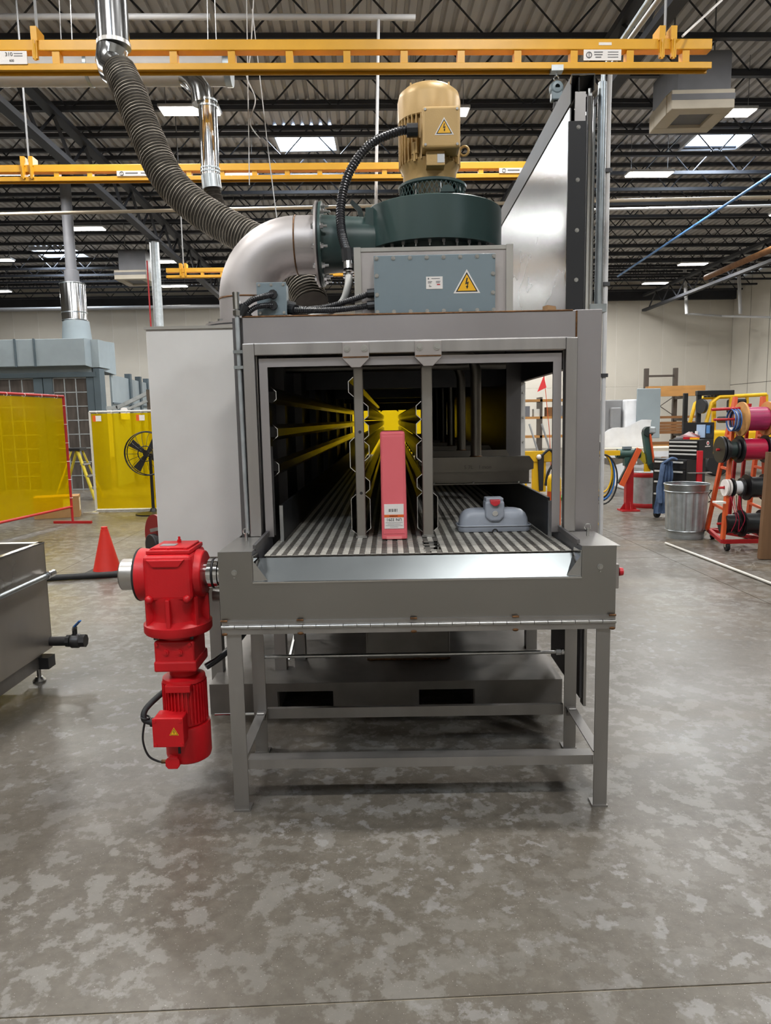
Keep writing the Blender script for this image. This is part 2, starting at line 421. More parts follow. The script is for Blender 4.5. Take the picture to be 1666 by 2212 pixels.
# walls with standing panels
def panel_wall(name, base, axis, a0, a1, pos, face, w, zsplit, joint):
    mb = MB()
    if axis == 'x': mb.box(a0, a1, min(pos, pos+face*-.15), max(pos, pos-face*.15), 0, ZD)
    else: mb.box(min(pos, pos-face*.15), max(pos, pos-face*.15), a0, a1, 0, ZD)
    o = askew(struct(mb.build(name, joint))); n = int((a1-a0)/w); ref = {}
    for z0, z1, k in ((.0, zsplit-.012, 1), (zsplit+.012, ZD, 1)):
        for i in range(n):
            u0 = a0 + (a1-a0)/n*i + .02; u1 = a0 + (a1-a0)/n*(i+1) - .02
            if z0 not in ref:
                m2 = MB()
                if axis == 'x': m2.box(u0, u1, pos, pos+face*.012, z0, z1)
                else: m2.box(pos, pos+face*.012, u0, u1, z0, z1)
                ref[z0] = m2.build('wall_panel', base, o); ref['u', z0] = u0
            else:
                d = u0 - ref['u', z0]; copy_to(ref[z0], o, (d, 0, 0) if axis == 'x' else (0, d, 0))
    return o
panel_wall('wall_back', 'wall_cream', 'x', XL, XR, YB, -1, 1.06, 2.75, 'wall_joint')
panel_wall('wall_right', 'wall_cream', 'y', YF, YB, XR, -1, 1.5, 2.75, 'wall_joint_dark')
askew(struct(MB().box(XL-.15, XL, YF, YB, 0, ZD).build('wall_left', 'wall_cream')))
askew(struct(MB().box(XL, XR, YF-.15, YF, 0, ZD).build('wall_front', 'wall_cream')))
askew(struct(MB().box(XL, XR, YB-.25, YB-.02, 6.62, 7.0).build('dark_band_1', 'joist_dark')))  # dark strip along the top of the back wall
# roof deck: fluted sheet, flutes running away from the viewer
mb = MB(); p = .19; n = int((XR-XL)/p); sect = []
for i in range(n):
    x = XL + i*p
    sect += [(x, ZD), (x+p*.55, ZD), (x+p*.65, ZD+.06), (x+p*.9, ZD+.06)]
sect.append((XL+n*p, ZD)); vs = [(x, YF, z) for x, z in sect] + [(x, YB, z) for x, z in sect]; k = len(sect)
ceil = askew(struct(mb.add(vs, [(i, i+1, k+i+1, k+i) for i in range(k-1)]).build('ceiling', 'deck_grey')))
# open-web joists: chords of angle pairs and one bent web rod each
def truss_x(y, z0, z1, x0, x1, period, cw, wr, root):
    MB().box(x0, x1, y-cw/2, y+cw/2, z0, z0+cw*.8).build('bottom_chord', 'joist_dark', root)
    MB().box(x0, x1, y-cw/2, y+cw/2, z1-cw*.8, z1).build('top_chord', 'joist_dark', root)
    k = int((x1-x0)/period*2); P = [(x0+i*period/2, y, (z0+.02) if i % 2 else (z1-.02)) for i in range(k+1)]
    MB().tube(P, wr, 4, sm=False).build('web', 'joist_dark', root)
j0 = thing('roof_joist', (0, 5.2, ZD), 'dark open-web steel joist carrying the fluted roof deck', 'joist', 'roof joists')
truss_x(5.2, 6.9, ZD-.01, XL+.1, XR-.1, 1.15, .09, .022, j0)
js = [j0] + [copy_tree(j0, (0, i*1.17, 0)) for i in range(1, 24)]
for j in js: askew(j)
for gi, (gx, gl) in enumerate(((-5.15, 'deep dark steel girder running front to back left of the flexible hose'), (3.75, 'deep dark steel girder running front to back above the upright panel'), (13.0, 'deep dark steel girder running front to back at the far right'))):
    g = thing('roof_girder', (gx, 4, 6.85), gl, 'girder', 'roof girders')
    MB().box(gx-.09, gx+.09, 2, YB-.3, 6.1, 6.2).build('bottom_chord', 'joist_dark', g)
    MB().box(gx-.09, gx+.09, 2, YB-.3, 6.76, 6.86).build('top_chord', 'joist_dark', g)
    askew(g); P = [(gx, 2+i*.7, 6.2 if i % 2 else 6.76) for i in range(44)]
    MB().tube(P, .035, 4, sm=False).build('web', 'joist_dark', g)
# steel columns carrying the girders
def column(x, y, r, label, m, zt=6.1):
    c = thing('steel_column', (x, y, 0), label, 'column')
    MB().cyl((x, y, 0), (x, y, zt), r, n=18).build('shaft', m, c)
    MB().box(x-r*1.8, x+r*1.8, y-r*1.8, y+r*1.8, 0, .02).build('base_plate', m, c)
    MB().box(x-r*1.5, x+r*1.5, y-r*1.5, y+r*1.5, zt-.02, zt).build('cap_plate', 'joist_dark', c)
    return c
c = column(-5.98, 18.9, .12, 'grey round steel column rising behind the white cabinet', 'galv_dull')
MB().cyl((-6.16, 18.8, .3), (-6.16, 18.8, 5.6), .02, n=8).build('conduit', 'red_paint', c)
for x, r, m, l in ((2.355, .028, 'galvanised', 'left of two pipe risers beside the right edge of the machine'), (2.425, .026, 'pipe_white', 'right of two pipe risers beside the right edge of the machine')):
    dx = x-2.27; P = spline([(x, 8.2, 0), (x, 8.2, 3), (x, 8.2, 4.95), (x+.01, 8.12, 5.12), (x+.03, 7.9, 5.18), (2.36+dx*1.6, 5.2, 5.2), (2.38+dx*1.8, 3, 5.2)], 6)
    t = thing('pipe_riser', (x, 8.2, 0), l, 'pipe', 'pipe risers'); MB().tube(P, r, 12).build('pipe', m, t)
    for z in (1.9, 2.9, 4.1): MB().cbox((x, 8.17, z), (.075, .02, .04)).build('pipe_strap', 'valve_dark', t)
# skylights
def skylight(n, x0, x1, y0, y1):
    o = struct(MB().box(x0-.06, x1+.06, y0-.06, y0, ZD-.12, ZD).box(x0-.06, x1+.06, y1, y1+.06, ZD-.12, ZD).box(x0-.06, x0, y0, y1, ZD-.12, ZD).box(x1, x1+.06, y0, y1, ZD-.12, ZD).build('window_%d' % n, 'pipe_white'))
    for i in range(2):
        a = x0+(x1-x0)*i/2+.01; b = x0+(x1-x0)*(i+1)/2-.01
        MB().box(a, b, y0, y1, ZD-.05, ZD-.03).build('pane', 'skylight_glow', o)
    L = bpy.data.lights.new('skylight_daylight', 'AREA'); L.shape = 'RECTANGLE'; L.size = x1-x0; L.size_y = y1-y0; L.energy = 160; L.color = (.8, .9, 1)
    lo = bpy.data.objects.new('skylight_daylight', L); COL.objects.link(lo); lo.location = ((x0+x1)/2, (y0+y1)/2, ZD-.14); lo.parent = o
skylight(1, -2.35, -1.1, 15.75, 16.75); skylight(2, 6.75, 8.0, 16.25, 17.25); skylight(3, -12.2, -10.7, 25.2, 26.3)
skylight(4, -2.35, -1.1, -4, -3); skylight(5, 6.75, 8, -4, -3)
# high-bay lamps
lamp0 = None
def highbay(x, y, label, z=6.62, flip=False):
    global lamp0
    if lamp0 is None:
        t = thing('high_bay_lamp', (x, y, z), label, 'lamp', 'ceiling lamps')
        MB().box(x-.5, x+.5, y-.17, y+.17, z, z+.05).build('housing', 'pipe_white', t, .01)
        MB().box(x-.47, x+.47, y-.15, y+.15, z-.02, z).build('lens', 'lamp_glow', t)
        for s in (-.4, .4): MB().cyl((x+s, y, z+.05), (x+s, y, ZD), .006, n=6).build('hanger_wire', 'pipe_grey', t)
        lamp0 = (t, x, y, z)
    else: t = copy_tree(lamp0[0], (x-lamp0[1], y-lamp0[2], z-lamp0[3]), label)
    t.rotation_euler[2] = YAW
    L = bpy.data.lights.new('lamp_light', 'AREA'); L.shape = 'RECTANGLE'; L.size = .95; L.size_y = .3; L.energy = LAMP_W; L.color = (1, .985, .955)
    lo = bpy.data.objects.new('lamp_light', L); COL.objects.link(lo); lo.parent = t; lo.location = (0, 0, -.04)
    return t
for x, y, l in ((-3.25, 12.58, 'lit lamp behind the shiny vertical duct, above the flexible hose'), (.93, 12.85, 'lit lamp half hidden by the tan fan motor'),
                (5.9, 13.15, 'lit lamp beside the square cream air diffuser at upper right'), (-7.75, 15.25, 'lit lamp at the left picture edge just over the second yellow rail'),
                (-3.2, 15.6, 'lit lamp glowing behind the second yellow rail, right of the shiny duct'), (5.7, 16.25, 'lit lamp directly below and left of the right skylight'),
                (-7.98, 19.55, 'lit lamp at left below the horizontal pipe, above the left skylight'), (-7.2, 23.6, 'lit lamp beside the grey round column at left'),
                (-8.1, 27.7, 'small lit lamp below the third yellow rail'), (10.62, 25.7, 'upper of two lit lamps near the back wall at right'),
                (10.6, 29.2, 'lower of two lit lamps near the back wall at right'), (-12.2, 22.9, 'lit lamp cut off by the left picture edge above the paint booth'),
                (-3.7, 19.9, 'lit lamp mostly hidden behind the steel duct elbow')):
    highbay(x, y, l)
for x in (-7.8, -3.2, 1.3, 5.8):
    for y in (-1.4, 3.4, 8.2): highbay(x, y, 'lit ceiling lamp out of the picture over the near floor')
for x, y in ((-12, 13), (10.6, 13), (10.6, 19.6), (1.3, 19.6), (1.3, 25.5), (-15, 28), (-5, 30.5), (1.3, 30.5), (4, 30.5), (7, 30.5), (-10, 8.2), (10, 8.2)): highbay(x, y, 'unseen lit ceiling lamp deeper in the hall, the back row added to brighten the wall')  # row nearest the back wall is added, unseen, to brighten that wall

# ================================================================== OVERHEAD
# yellow crane runways: two track channels joined by short uprights
def runway(y, x0, x1, ztop, zbot, pitch, label, sign=None, xs_hang=()):
    t = thing('crane_runway', ((x0+x1)/2, y, zbot), label, 'crane rail', 'yellow crane runways')
    MB().box(x0, x1, y-.05, y+.05, ztop-.085, ztop).build('top_track', 'crane_yellow', t, .006)
    MB().box(x0, x1, y-.055, y+.055, zbot, zbot+.03).box(x0, x1, y-.055, y-.035, zbot-.022, zbot).box(x0, x1, y+.035, y+.055, zbot-.022, zbot).build('bottom_track', 'crane_yellow', t, .004)
    ref = None; x = x1-.22
    while x > x0+.05:
        if ref is None: ref = MB().box(x-.03, x+.03, y-.04, y+.04, zbot+.03, ztop-.085).build('upright', 'crane_yellow', t); xr = x
        else: copy_to(ref, t, (x-xr, 0, 0))
        x -= pitch
    for hx in xs_hang:
        h = MB()
        for s in ((0,) if (hx < 0 and y < 7) else (-.05, .05)):
            h.box(hx+s-.025, hx+s+.025, y-.075, y+.075, ztop-.02, ztop+.09).box(hx+s-.02, hx+s+.02, y-.08, y-.05, ztop-.16, ztop-.02)
            h.cyl((hx+s, y-.07, ztop-.17), (hx+s, y-.09, ztop-.02), .012, n=8)
        hg = h.build('hanger_clamp', 'crane_yellow', t)
        MB().cyl((hx, y, ztop+.05), (hx, y, ZD), .012, n=8).build('rod', 'pipe_grey', hg)
    t.rotation_euler[2] = YAW; return t
Y1 = 6.38
r1 = runway(Y1, -5.2, PY(1538, 95, Y1).x+.06, 4.60, 4.385, .48, 'nearest yellow crane rail, ladder-like, across the top of the picture', xs_hang=(PY(90, 95, Y1).x, PY(1452, 80, Y1).x))
p = PY(44, 120, Y1)
sgn = MB().cbox((p.x, Y1-.06, 4.455), (.23, .008, .10)).build('rail_sign', 'label_white', r1)
text('310', 'lettering', 'ink', sgn, (p.x-.03, Y1-.066, 4.478), .042); text('600', 'lettering', 'ink', sgn, (p.x-.01, Y1-.066, 4.43), .026)
for k in range(2): MB().cbox((p.x+.045, Y1-.0645, 4.485-.018*k), (.07, .002, .006)).build('print_line', 'ink_grey', sgn)
p = PY(1307, 113, Y1)
sgn = MB().cbox((p.x, Y1-.06, 4.465), (.32, .008, .085)).build('rail_sign', 'label_white', r1)
MB().torus((p.x-.115, Y1-.065, 4.465), (0, 1, 0), .022, .004, 18, 6).cbox((p.x-.115, Y1-.067, 4.465), (.006, .003, .05)).build('emblem', 'ink_grey', sgn)
for k, wd in ((0, .075), (1, .07), (2, .05)): MB().cbox((p.x-.035, Y1-.0645, 4.487-.02*k), (wd, .002, .009)).build('print_line', 'ink_grey', sgn)
for k in range(3): MB().cbox((p.x+.09, Y1-.0645, 4.487-.02*k), (.09, .002, .006)).build('print_line', 'ink_grey', sgn)
p = PY(1314, 92, Y1); MB().cbox((p.x, Y1-.0515, 4.558), (.11, .003, .022)).build('maker_plate', 'label_white', r1)
Y2 = 9.2
r2 = runway(Y2, -6.8, 2.6, 4.60, 4.43, .40, 'second yellow crane rail, passing behind the tan fan motor', xs_hang=(PY(70, 345, Y2).x,))
for px in (295, 1118):
    p = PY(px, 368, Y2); sgn = MB().cbox((p.x, Y2-.06, 4.487), (.42, .008, .06)).build('rail_sign', 'label_white', r2)
    MB().torus((p.x-.15, Y2-.065, 4.487), (0, 1, 0), .022, .004, 18, 6).build('emblem', 'ink_grey', sgn); MB().cbox((p.x-.15, Y2-.067, 4.487), (.006, .003, .04)).build('emblem_bar', 'ink_grey', sgn); MB().cbox((p.x-.03, Y2-.0645, 4.49), (.15, .002, .016)).build('print_line', 'ink_grey', sgn); MB().cbox((p.x+.13, Y2-.0645, 4.49), (.1, .002, .012)).build('print_line', 'ink_grey', sgn)
runway(15.2, -4.55, 1.6, 4.61, 4.44, .40, 'farthest yellow crane rail, low behind the steel elbow', xs_hang=(-4.2, 1.2))
# balancer hanging from the near rail
p = PY(1202, 192, 6.47); t = thing('tool_balancer', (p.x, 6.47, p.z-.12), 'blue grey tool balancer hanging under the near yellow rail', 'hoist')
MB().lathe((p.x, 6.47, p.z), (0, 1, 0), [(.02, -.05), (.05, -.045), (.062, 0), (.05, .045), (.02, .05)], 18).box(p.x-.045, p.x+.045, 6.43, 6.51, p.z-.1, p.z).build('body', 'box_edge', t, .01)
MB().torus((p.x, 6.47, p.z+.085), (0, 1, 0), .02, .006, 14, 6).build('hook', 'chrome', t)
MB().box(p.x-.05, p.x+.05, 6.43, 6.51, 4.345, 4.39).cyl((p.x, 6.47, p.z+.1), (p.x, 6.47, 4.35), .007, n=8).build('trolley', 'galv_dull', t)
MB().cyl((p.x, 6.47, p.z-.1), (p.x, 6.47, p.z-.16), .022, .03, n=12).build('cable_stop', 'black_plastic', t)
# big white header duct and the bright drop
Yd = 7.2
d = thing('header_duct', (-3.2, Yd, 4.66), 'long pale horizontal duct behind the near yellow rail', 'duct'); d.rotation_euler[2] = YAW
MB().cyl((-6.2, Yd, 4.81), (-1.52, Yd, 4.81), .15, n=28).build('duct_shell', 'pipe_white', d)
for x in (-5.2, -4.0, -2.8): MB().cyl((x-.015, Yd, 4.81), (x+.015, Yd, 4.81), .156, n=28).build('seam_band', 'galvanised', d)
MB().cyl((-1.52, Yd, 4.81), (-1.46, Yd, 4.81), .158, n=28).build('end_cap', 'galvanised', d)
d = thing('drop_duct', (-1.62, 7.0, 3.4), 'bright spiral-seamed vertical duct dropping from the pale header duct', 'duct')
MB().tube([(-1.84, 7.1, 4.66), (-1.76, 7.03, 4.59), (-1.70, 7.0, 4.50), (-1.69, 7.0, 4.38)], .098, 20).build('elbow', 'polished', d)
a, b = PY(448, 215, 7.0), PY(455, 380, 7.0)
MB().cyl((a.x, 7, a.z), (b.x, 7, b.z), .085, n=24).build('pipe', 'polished', d)
for z in (a.z-.02, b.z+.03, b.z+.06, a.z-.07): MB().cyl((a.x+(b.x-a.x)*(a.z-z)/(a.z-b.z), 7, z-.008), (a.x+(b.x-a.x)*(a.z-z)/(a.z-b.z), 7, z+.008), .091, n=24).build('band', 'galvanised', d)
MB().cyl((b.x, 7, b.z), (b.x+.01, 7, b.z-.12), .09, n=24).build('collar', 'galvanised', d)
corrugated(bez((b.x+.01, 7, b.z-.12), (b.x+.03, 7, b.z-.3), (b.x+.15, 6.9, b.z-.5), (b.x+.5, 6.7, b.z-.7), 10), .08, .03, .012).build('flex_tail', 'flex_duct', d)
# stainless stack with adjustable elbow and the big flexible hose
h = thing('flexible_hose', (-1.2, 4.2, 2.0), 'thick grey ribbed flexible hose sweeping down from the ceiling stack to behind the elbow', 'hose')
a = PY(243, 0, 4.8); b = PY(246, 98, 4.8); c_ = PY(238, 150, 4.75)
s_ = thing('exhaust_stack', (a.x, 4.8, b.z), 'dark shiny stainless stack coming down at upper left', 'duct')
MB().cyl((a.x-.01, 4.8, 7.4), (b.x, 4.8, b.z), .098, n=28).build('stack_pipe', 'polished', s_)
MB().cyl((b.x, 4.8, b.z+.012), (b.x, 4.8, b.z-.012), .104, n=28).build('band', 'stainless', s_)
e0 = PY(243, 105, 4.8); e1 = PY(240, 135, 4.8); e2 = PY(252, 152, 4.72)
MB().tube([e0, e1, e1.lerp(e2, .5)+V(-.004, 0, -.02), e2+V(.035, -.03, -.04)], [.094, .094, .092, .09], 24).build('adjustable_elbow', 'polished', s_)
pts = [PY(x, y, Y) for x, y, Y in ((258, 152, 4.66), (280, 200, 4.58), (318, 295, 4.5), (362, 385, 4.42), (425, 448, 4.36), (505, 497, 4.3), (590, 545, 4.2), (650, 610, 4.05), (672, 660, 3.95))]
sp = spline(pts, 10)
corrugated(sp, .097, .021, .007, 18, 4).build('ribbed_hose', 'flex_duct', h)
def helix(path, R, pitch, r, n=18):
    path = [Vector(p) for p in path]; L = [0]
    for a, b in zip(path, path[1:]): L.append(L[-1] + (b-a).length)
    k = int(L[-1]/pitch*n); j = 0; out = []; T0 = (path[1]-path[0]).normalized(); u, v, _ = frame_of(T0)
    for i in range(k+1):
        s = L[-1]*i/k
        while j < len(L)-2 and L[j+1] < s: j += 1
        t = (s-L[j])/max(1e-9, L[j+1]-L[j]); p = path[j].lerp(path[j+1], min(1, t)); T1 = (path[j+1]-path[j]).normalized()
        u = T0.rotation_difference(T1) @ u; T0 = T1; u = (u-T1*u.dot(T1)).normalized(); v = T1.cross(u); a = 2*PI*i/n
        out.append(p + (u*math.cos(a)+v*math.sin(a))*R)
    return MB().tube(out, r, 4)
helix(sp, .098, .021, .0032).build('wire_helix', 'flex_duct_rib', h)
# pipes and conduits along the roof
def pipe(name, pts, r, m, label, cat='pipe', group=None, n=10):
    o = MB().tube(pts, r, n).build(name, m, origin=pts[0]); return tag(o, label, cat, group)
pipe('conduit_tube', [PY(0, 36, 9.5), PY(455, 36, 9.5)], .036, 'pipe_white', 'thick white tube near the ceiling left of the hanging wires')
pipe('conduit_tube', [PY(465, 36, 9.5), PY(898, 38, 9.5)], .036, 'pipe_white', 'thick white tube near the ceiling ending above the tan motor')
pipe('drop_pole', [PY(818, 36, 9.5), PY(812, 470, 9.5)], .02, 'pipe_white', 'thin white vertical pole hanging left of the tan motor')
pipe('sprinkler_pipe', [V(-13, 15.6, 5.9), V(13, 15.6, 5.9)], .035, 'sprinkler_pipe', 'cream sprinkler pipe crossing the hall behind the second yellow rail')
pipe('sprinkler_pipe', [V(1.0, 16.4, 5.95), V(13, 16.4, 5.95)], .03, 'pipe_white', 'white pipe crossing just below the right skylight truss')
pipe('sprinkler_pipe', [V(-16, 26, 5.62), V(-4, 26.4, 5.62)], .07, 'pipe_grey', 'grey pipe crossing in front of the booth exhaust at left')
pipe('air_line', [PZ(1675, 372, 5.6), PZ(1335, 597, 5.6)], .028, 'pipe_blue', 'blue air pipe slanting across the ceiling at right')
pipe('roof_beam_pipe', [PZ(1680, 533, 5.9), PZ(1525, 600, 5.9)], .09, 'wood_dark', 'brown pipe slanting under the ceiling at far right')
pipe('brace_rod', [PY(1475, 78, 6.4), PY(1560, 0, 6.9)], .01, 'label_white', 'white brace rod from the near rail end up to the roof', 'rod')
for i, (x, y0, y1, Y, l) in enumerate(((130, 0, 85, 8, 'left one of two thin wires above the pale duct'), (155, 0, 115, 8.2, 'right one of two thin wires above the pale duct'), (452, 0, 330, 8, 'thin wire hanging right of the bright drop duct'), (466, 0, 100, 8.1, 'short thin wire right of the bright drop duct'), (537, 0, 400, 6.9, 'straight thin wire between the drop duct and the center skylight'))):
    pipe('hanging_wire', [PY(x, y0, Y)+V(0, 0, .6), PY(x+2, y1, Y)], .005, 'pipe_white', l, 'wire', 'hanging wires', 5)
pipe('loose_cable', spline([PY(548, 0, 6.9), PY(541, 120, 6.9), PY(533, 165, 6.9), PY(552, 215, 6.9), PY(540, 265, 6.9), PY(562, 300, 6.9)], 5), .006, 'pipe_white', 'loose pale cable dangling in a wavy line above the steel elbow', 'wire', None, 5)
pipe('loose_cable', [PY(545, 20, 6.95), PY(580, 330, 6.95), PY(598, 470, 6.95)], .005, 'pipe_white', 'thin slanting cable above the flanged end of the elbow', 'wire', None, 5)
# cream square air diffusers under dark fan boxes
def hvac(x0, x1, y0, y1, z, label):
    t = thing('air_unit', ((x0+x1)/2, (y0+y1)/2, z), label, 'air unit', 'ceiling air units')
    MB().box(x0+.12, x1-.02, y0+.1, y1+.2, z+.26, 6.6).build('fan_box', 'hvac_dark', t)
    for hx in (x0+.2, x1-.1): MB().cyl((hx, y0+.5, 6.6), (hx, y0+.5, ZD), .012, n=6).build('hanger_rod', 'pipe_grey', t)
    f = MB(); wd = .2
    f.box(x0, x1, y0, y0+wd, z, z+.26).box(x0, x1, y1-wd, y1, z, z+.26).box(x0, x0+wd, y0+wd, y1-wd, z, z+.26).box(x1-wd, x1, y0+wd, y1-wd, z, z+.26)
    f.build('diffuser_frame', 'hvac_cream', t, .01)
    MB().box(x0+wd, x1-wd, y0+wd, y1-wd, z+.05, z+.07).build('grille', 'hvac_dark', t)
    MB().box(x0-.004, x1+.004, y0-.004, y0+.001, z+.12, z+.2).build('slot', 'hvac_dark', t)
hvac(4.1, 5.0, 10.85, 11.75, 5.78, 'dark ceiling air unit with square cream diffuser at upper right')
hvac(-8.15, -7.2, 21.8, 23.0, 5.75, 'dark ceiling air unit with square cream diffuser left of the round column')
# ================================================================== THE MACHINE: infeed table
T = thing('infeed_table', (.085, 2.55, 0), 'low steel stand with a drip pan under the conveyor mouth', 'conveyor stand')
ZT = .99
for x0, x1, y0, y1, z1 in ((-.612, -.557, 2.50, 2.55, .70), (.732, .782, 2.50, 2.55, .70), (-.622, -.567, 2.97, 3.02, .93), (.735, .787, 2.97, 3.02, .93)):
    MB().box(x0, x1, y0, y0+.006, 0, z1).box(x0 if x0 < 0 else x1-.006, x0+.006 if x0 < 0 else x1, y0+.006, y1, 0, z1).box(x0-.004, x1+.004, y0-.004, y1+.004, 0, .006).build('leg', 'leg_steel', T)
def angle_x(x0, x1, y, z, w=.052, h=.03): return MB().box(x0, x1, y, y+w, z-.005, z).box(x0, x1, y, y+.005, z-h, z-.005)
angle_x(-.557, .732, 2.51, .198, .055, .036).build('front_rail', 'leg_steel', T)
angle_x(-.567, .735, 2.985, .198, .02, .046).build('rear_rail', 'leg_steel', T)
for x in (-.606, .742):
    MB().box(x, x+.04, 2.55, 2.98, .19, .195).box(x if x < 0 else x+.035, (x if x < 0 else x+.035)+.005, 2.55, 2.98, .15, .19).build('side_rail', 'leg_steel', T)
    MB().bar((x+.02, 2.93, .20), (x+.02, 2.985, .14), .03, .006).build('gusset', 'leg_steel', T)
zl = .877
ap = MB().prism([(-.629, 2.5, .735), (.798, 2.5, .735), (.798, 2.5, ZT), (.675, 2.5, ZT), (.675, 2.5, zl), (-.506, 2.5, zl), (-.506, 2.5, ZT), (-.629, 2.5, ZT)], (0, .004, 0)).build('apron', 'stainless_pan', T)
for x0, x1 in ((-.629, -.506), (.675, .812)):
    MB().box(x0, x1, 2.5, 2.828, ZT-.004, ZT).build('shoulder_plate', 'stainless', T, .002)
    xo = x0 if x0 < 0 else .794; xi = -.51 if x0 < 0 else .675
    MB().box(xo, xo+.004, 2.504, 3.0, .735, ZT-.004).build('end_plate', 'stainless_pan', T)
    MB().box(xi, xi+.004, 2.504, 3.0, .80, ZT-.004).build('inner_cheek', 'inner_dark', T)
    k = MB().bar((xi+.002, 2.56, ZT+.003), (xi+.002, 2.9, ZT+.012), .012, .02).build('edge_bar', 'inner_steel', T)
# sloped drip sheet with folded corners
MB().prism([(-.506, 2.502, zl), (.675, 2.502, zl), (.675, 2.618, .944), (-.506, 2.618, .944)], (0, 0, -.003)).build('drip_sheet', 'pan_galv', T)
for sx, x in ((1, -.505), (-1, .674)):
    MB().prism([(x, 2.503, zl), (x, 2.503, ZT-.015), (x, 2.60, ZT-.02), (x, 2.618, .944)], (sx*.003, 0, 0)).build('pan_cheek', 'polished', T)
    MB().add([(x, 2.505, zl+.001), (x+sx*.05, 2.51, zl+.006), (x+sx*.004, 2.60, .95), (x, 2.505, zl+.08)], [(0, 1, 2), (0, 2, 3), (0, 3, 1), (1, 3, 2)]).build('folded_corner', 'polished', T)
MB().box(-.506, .675, 2.494, 2.503, zl-.002, zl+.003).build('pan_lip', 'chrome', T)
hg = MB().box(-.625, .797, 2.49, 2.5, .688, .711).build('hinge_leaf', 'leg_steel', T)
MB().box(-.625, .797, 2.492, 2.5, .722, .737).build('hinge_leaf', 'leg_steel', T)
ref = None; n = 29; wk = 1.424/n
for i in range(n):
    if ref is None: ref = MB().cyl((-.626+.001, 2.489, .716), (-.626+wk-.001, 2.489, .716), .0075, n=12).build('hinge_knuckle', 'bolt_steel', T)
    else: copy_to(ref, T, (i*wk, 0, 0))
for x, up in ((-.615, 0), (-.34, 1), (.07, 1), (.437, 1), (.785, 0)):
    MB().cyl((x-.012, 2.488, .739), (x+.012, 2.488, .739), .004, n=8).ball((x, 2.488, .690), .007, 8, 6, (1.6, .5, .8)).build('weld_bead', 'weld', T)
for x in (-.572, .74):
    b = MB(); hexbolt(b, (x, 2.5, .915), (0, -1, 0), .007, .01); b.cyl((x, 2.5, .898), (x, 2.494, .898), .003, n=8).build('apron_bolt', 'bolt_steel', T)
for x, y in ((-.575, 2.75), (.755, 2.72)):
    MB().cyl((x, y, ZT), (x, y, ZT+.03), .006, n=10).torus((x, y, ZT+.036), (0, 1, .3), .012, .0025, 14, 6).build('lock_pin', 'bolt_steel', T)
e = MB().box(.798, .812, 2.51, 2.58, .83, .92).build('stop_box', 'stainless_dull', T, .002)
MB().cyl((.812, 2.545, .885), (.822, 2.545, .885), .010, n=14).cyl((.822, 2.545, .885), (.836, 2.545, .885), .016, .014, n=16).build('stop_button', 'vac_red', T, label='red mushroom stop button')
b = MB().cyl((-.585, 2.985, .435), (.735, 2.985, .437), .008, n=10).build('cross_rod', 'bolt_steel', T)
MB().cyl((-.80, 2.99, .172), (-.57, 2.99, .174), .006, n=8).build('stay_rod', 'chrome', T)
MB().cyl((.70, 2.985, .437), (.72, 2.985, .437), .014, n=6, sm=False).cyl((.722, 2.985, .437), (.735, 2.985, .437), .012, n=12).build('rod_fitting', 'bolt_steel', b)

# ------------------------------------------------------------------ belt
B = thing('conveyor_belt', (.1, 2.62, .955), 'flat wire-link metal conveyor belt running into the tunnel', 'conveyor belt')
bx0, bx1, by0, zb = -.485, .685, 2.628, .955
nc = 28; pc = (bx1-bx0)/nc; pr = .0275
lref = None; far = MB(); mid = MB(); rods = MB()
nrow = int((10.4-by0)/pr)
for r in range(nrow):
    y = by0 + r*pr
    if y < 4.6: rods.cyl((bx0, y+.002, zb-.006), (bx1, y+.002, zb-.006), .003, n=5, sm=False)
    for cidx in range(nc):
        x = bx0 + cidx*pc
        if r < 10:
            if lref is None:
                lref = MB().box(x+.003, x+pc*.56, y-.0085, y+.0085, zb-.004, zb).build('belt_link', 'belt_link', B); l0 = (x, y)
            else: copy_to(lref, B, (x-l0[0], y-l0[1], 0))
        else: far.box(x+.003, x+pc*.56, y-.0085, y+.0085, zb-.004, zb)
        mid.box(x+pc*.58, x+pc*.98, y+pr*.5-.0085, y+pr*.5+.0085, zb-.006, zb-.002)
stuff(far.build('belt_mesh', 'belt_link', B)); stuff(mid.build('belt_under_links', 'belt_rod', B)); stuff(rods.build('cross_rods', 'belt_rod', B))
MB().box(bx0, bx1, 2.66, 10.4, zb-.05, zb-.03).build('belt_bed', 'inner_dark', B)
MB().cyl((bx0, 2.668, zb-.04), (bx1, 2.668, zb-.04), .026, n=16).build('end_roller', 'belt_rod', B)
for z, y0, y1 in ((.960, 2.645, 2.70), (.963, 2.72, 2.75), (.966, 2.77, 2.80)):
    MB().box(.118, .182, y0, y1, zb-.004, z).build('wear_shoe', 'chrome', B)

# ------------------------------------------------------------------ tunnel housing
H = thing('wash_tunnel', (.1, 3.0, 0), 'long stainless tunnel machine with an open rectangular mouth', 'machine')
MB().frame_rect(-.575, .735, .99, 1.755, .046, 2.83, 2.87).build('mouth_frame', 'stainless_frame', H, .003)
MB().frame_rect(-.517, .678, .985, 1.698, .033, 2.855, 2.865).build('inner_frame', 'stainless_header', H)
hd = MB().box(-.578, .737, 2.868, 3.0, 1.755, 1.862).build('header', 'stainless_header', H, .002)
P = [(-.578 + i*.05, 2.868 + random.uniform(-.001, .001), 1.862) for i in range(27)]
MB().tube(P, .0035, 6).build('weld_seam', 'weld', hd)
MB().tube([(.737, 2.868, 1.86-.02*i) for i in range(6)], .004, 6).build('weld_seam', 'weld', hd)
MB().box(.737, .846, 2.895, 2.99, .62, 1.868).build('corner_column', 'stainless_header', H, .002)
MB().box(-.62, -.579, 2.88, 3.0, .70, 1.86).build('corner_column', 'inner_steel', H)
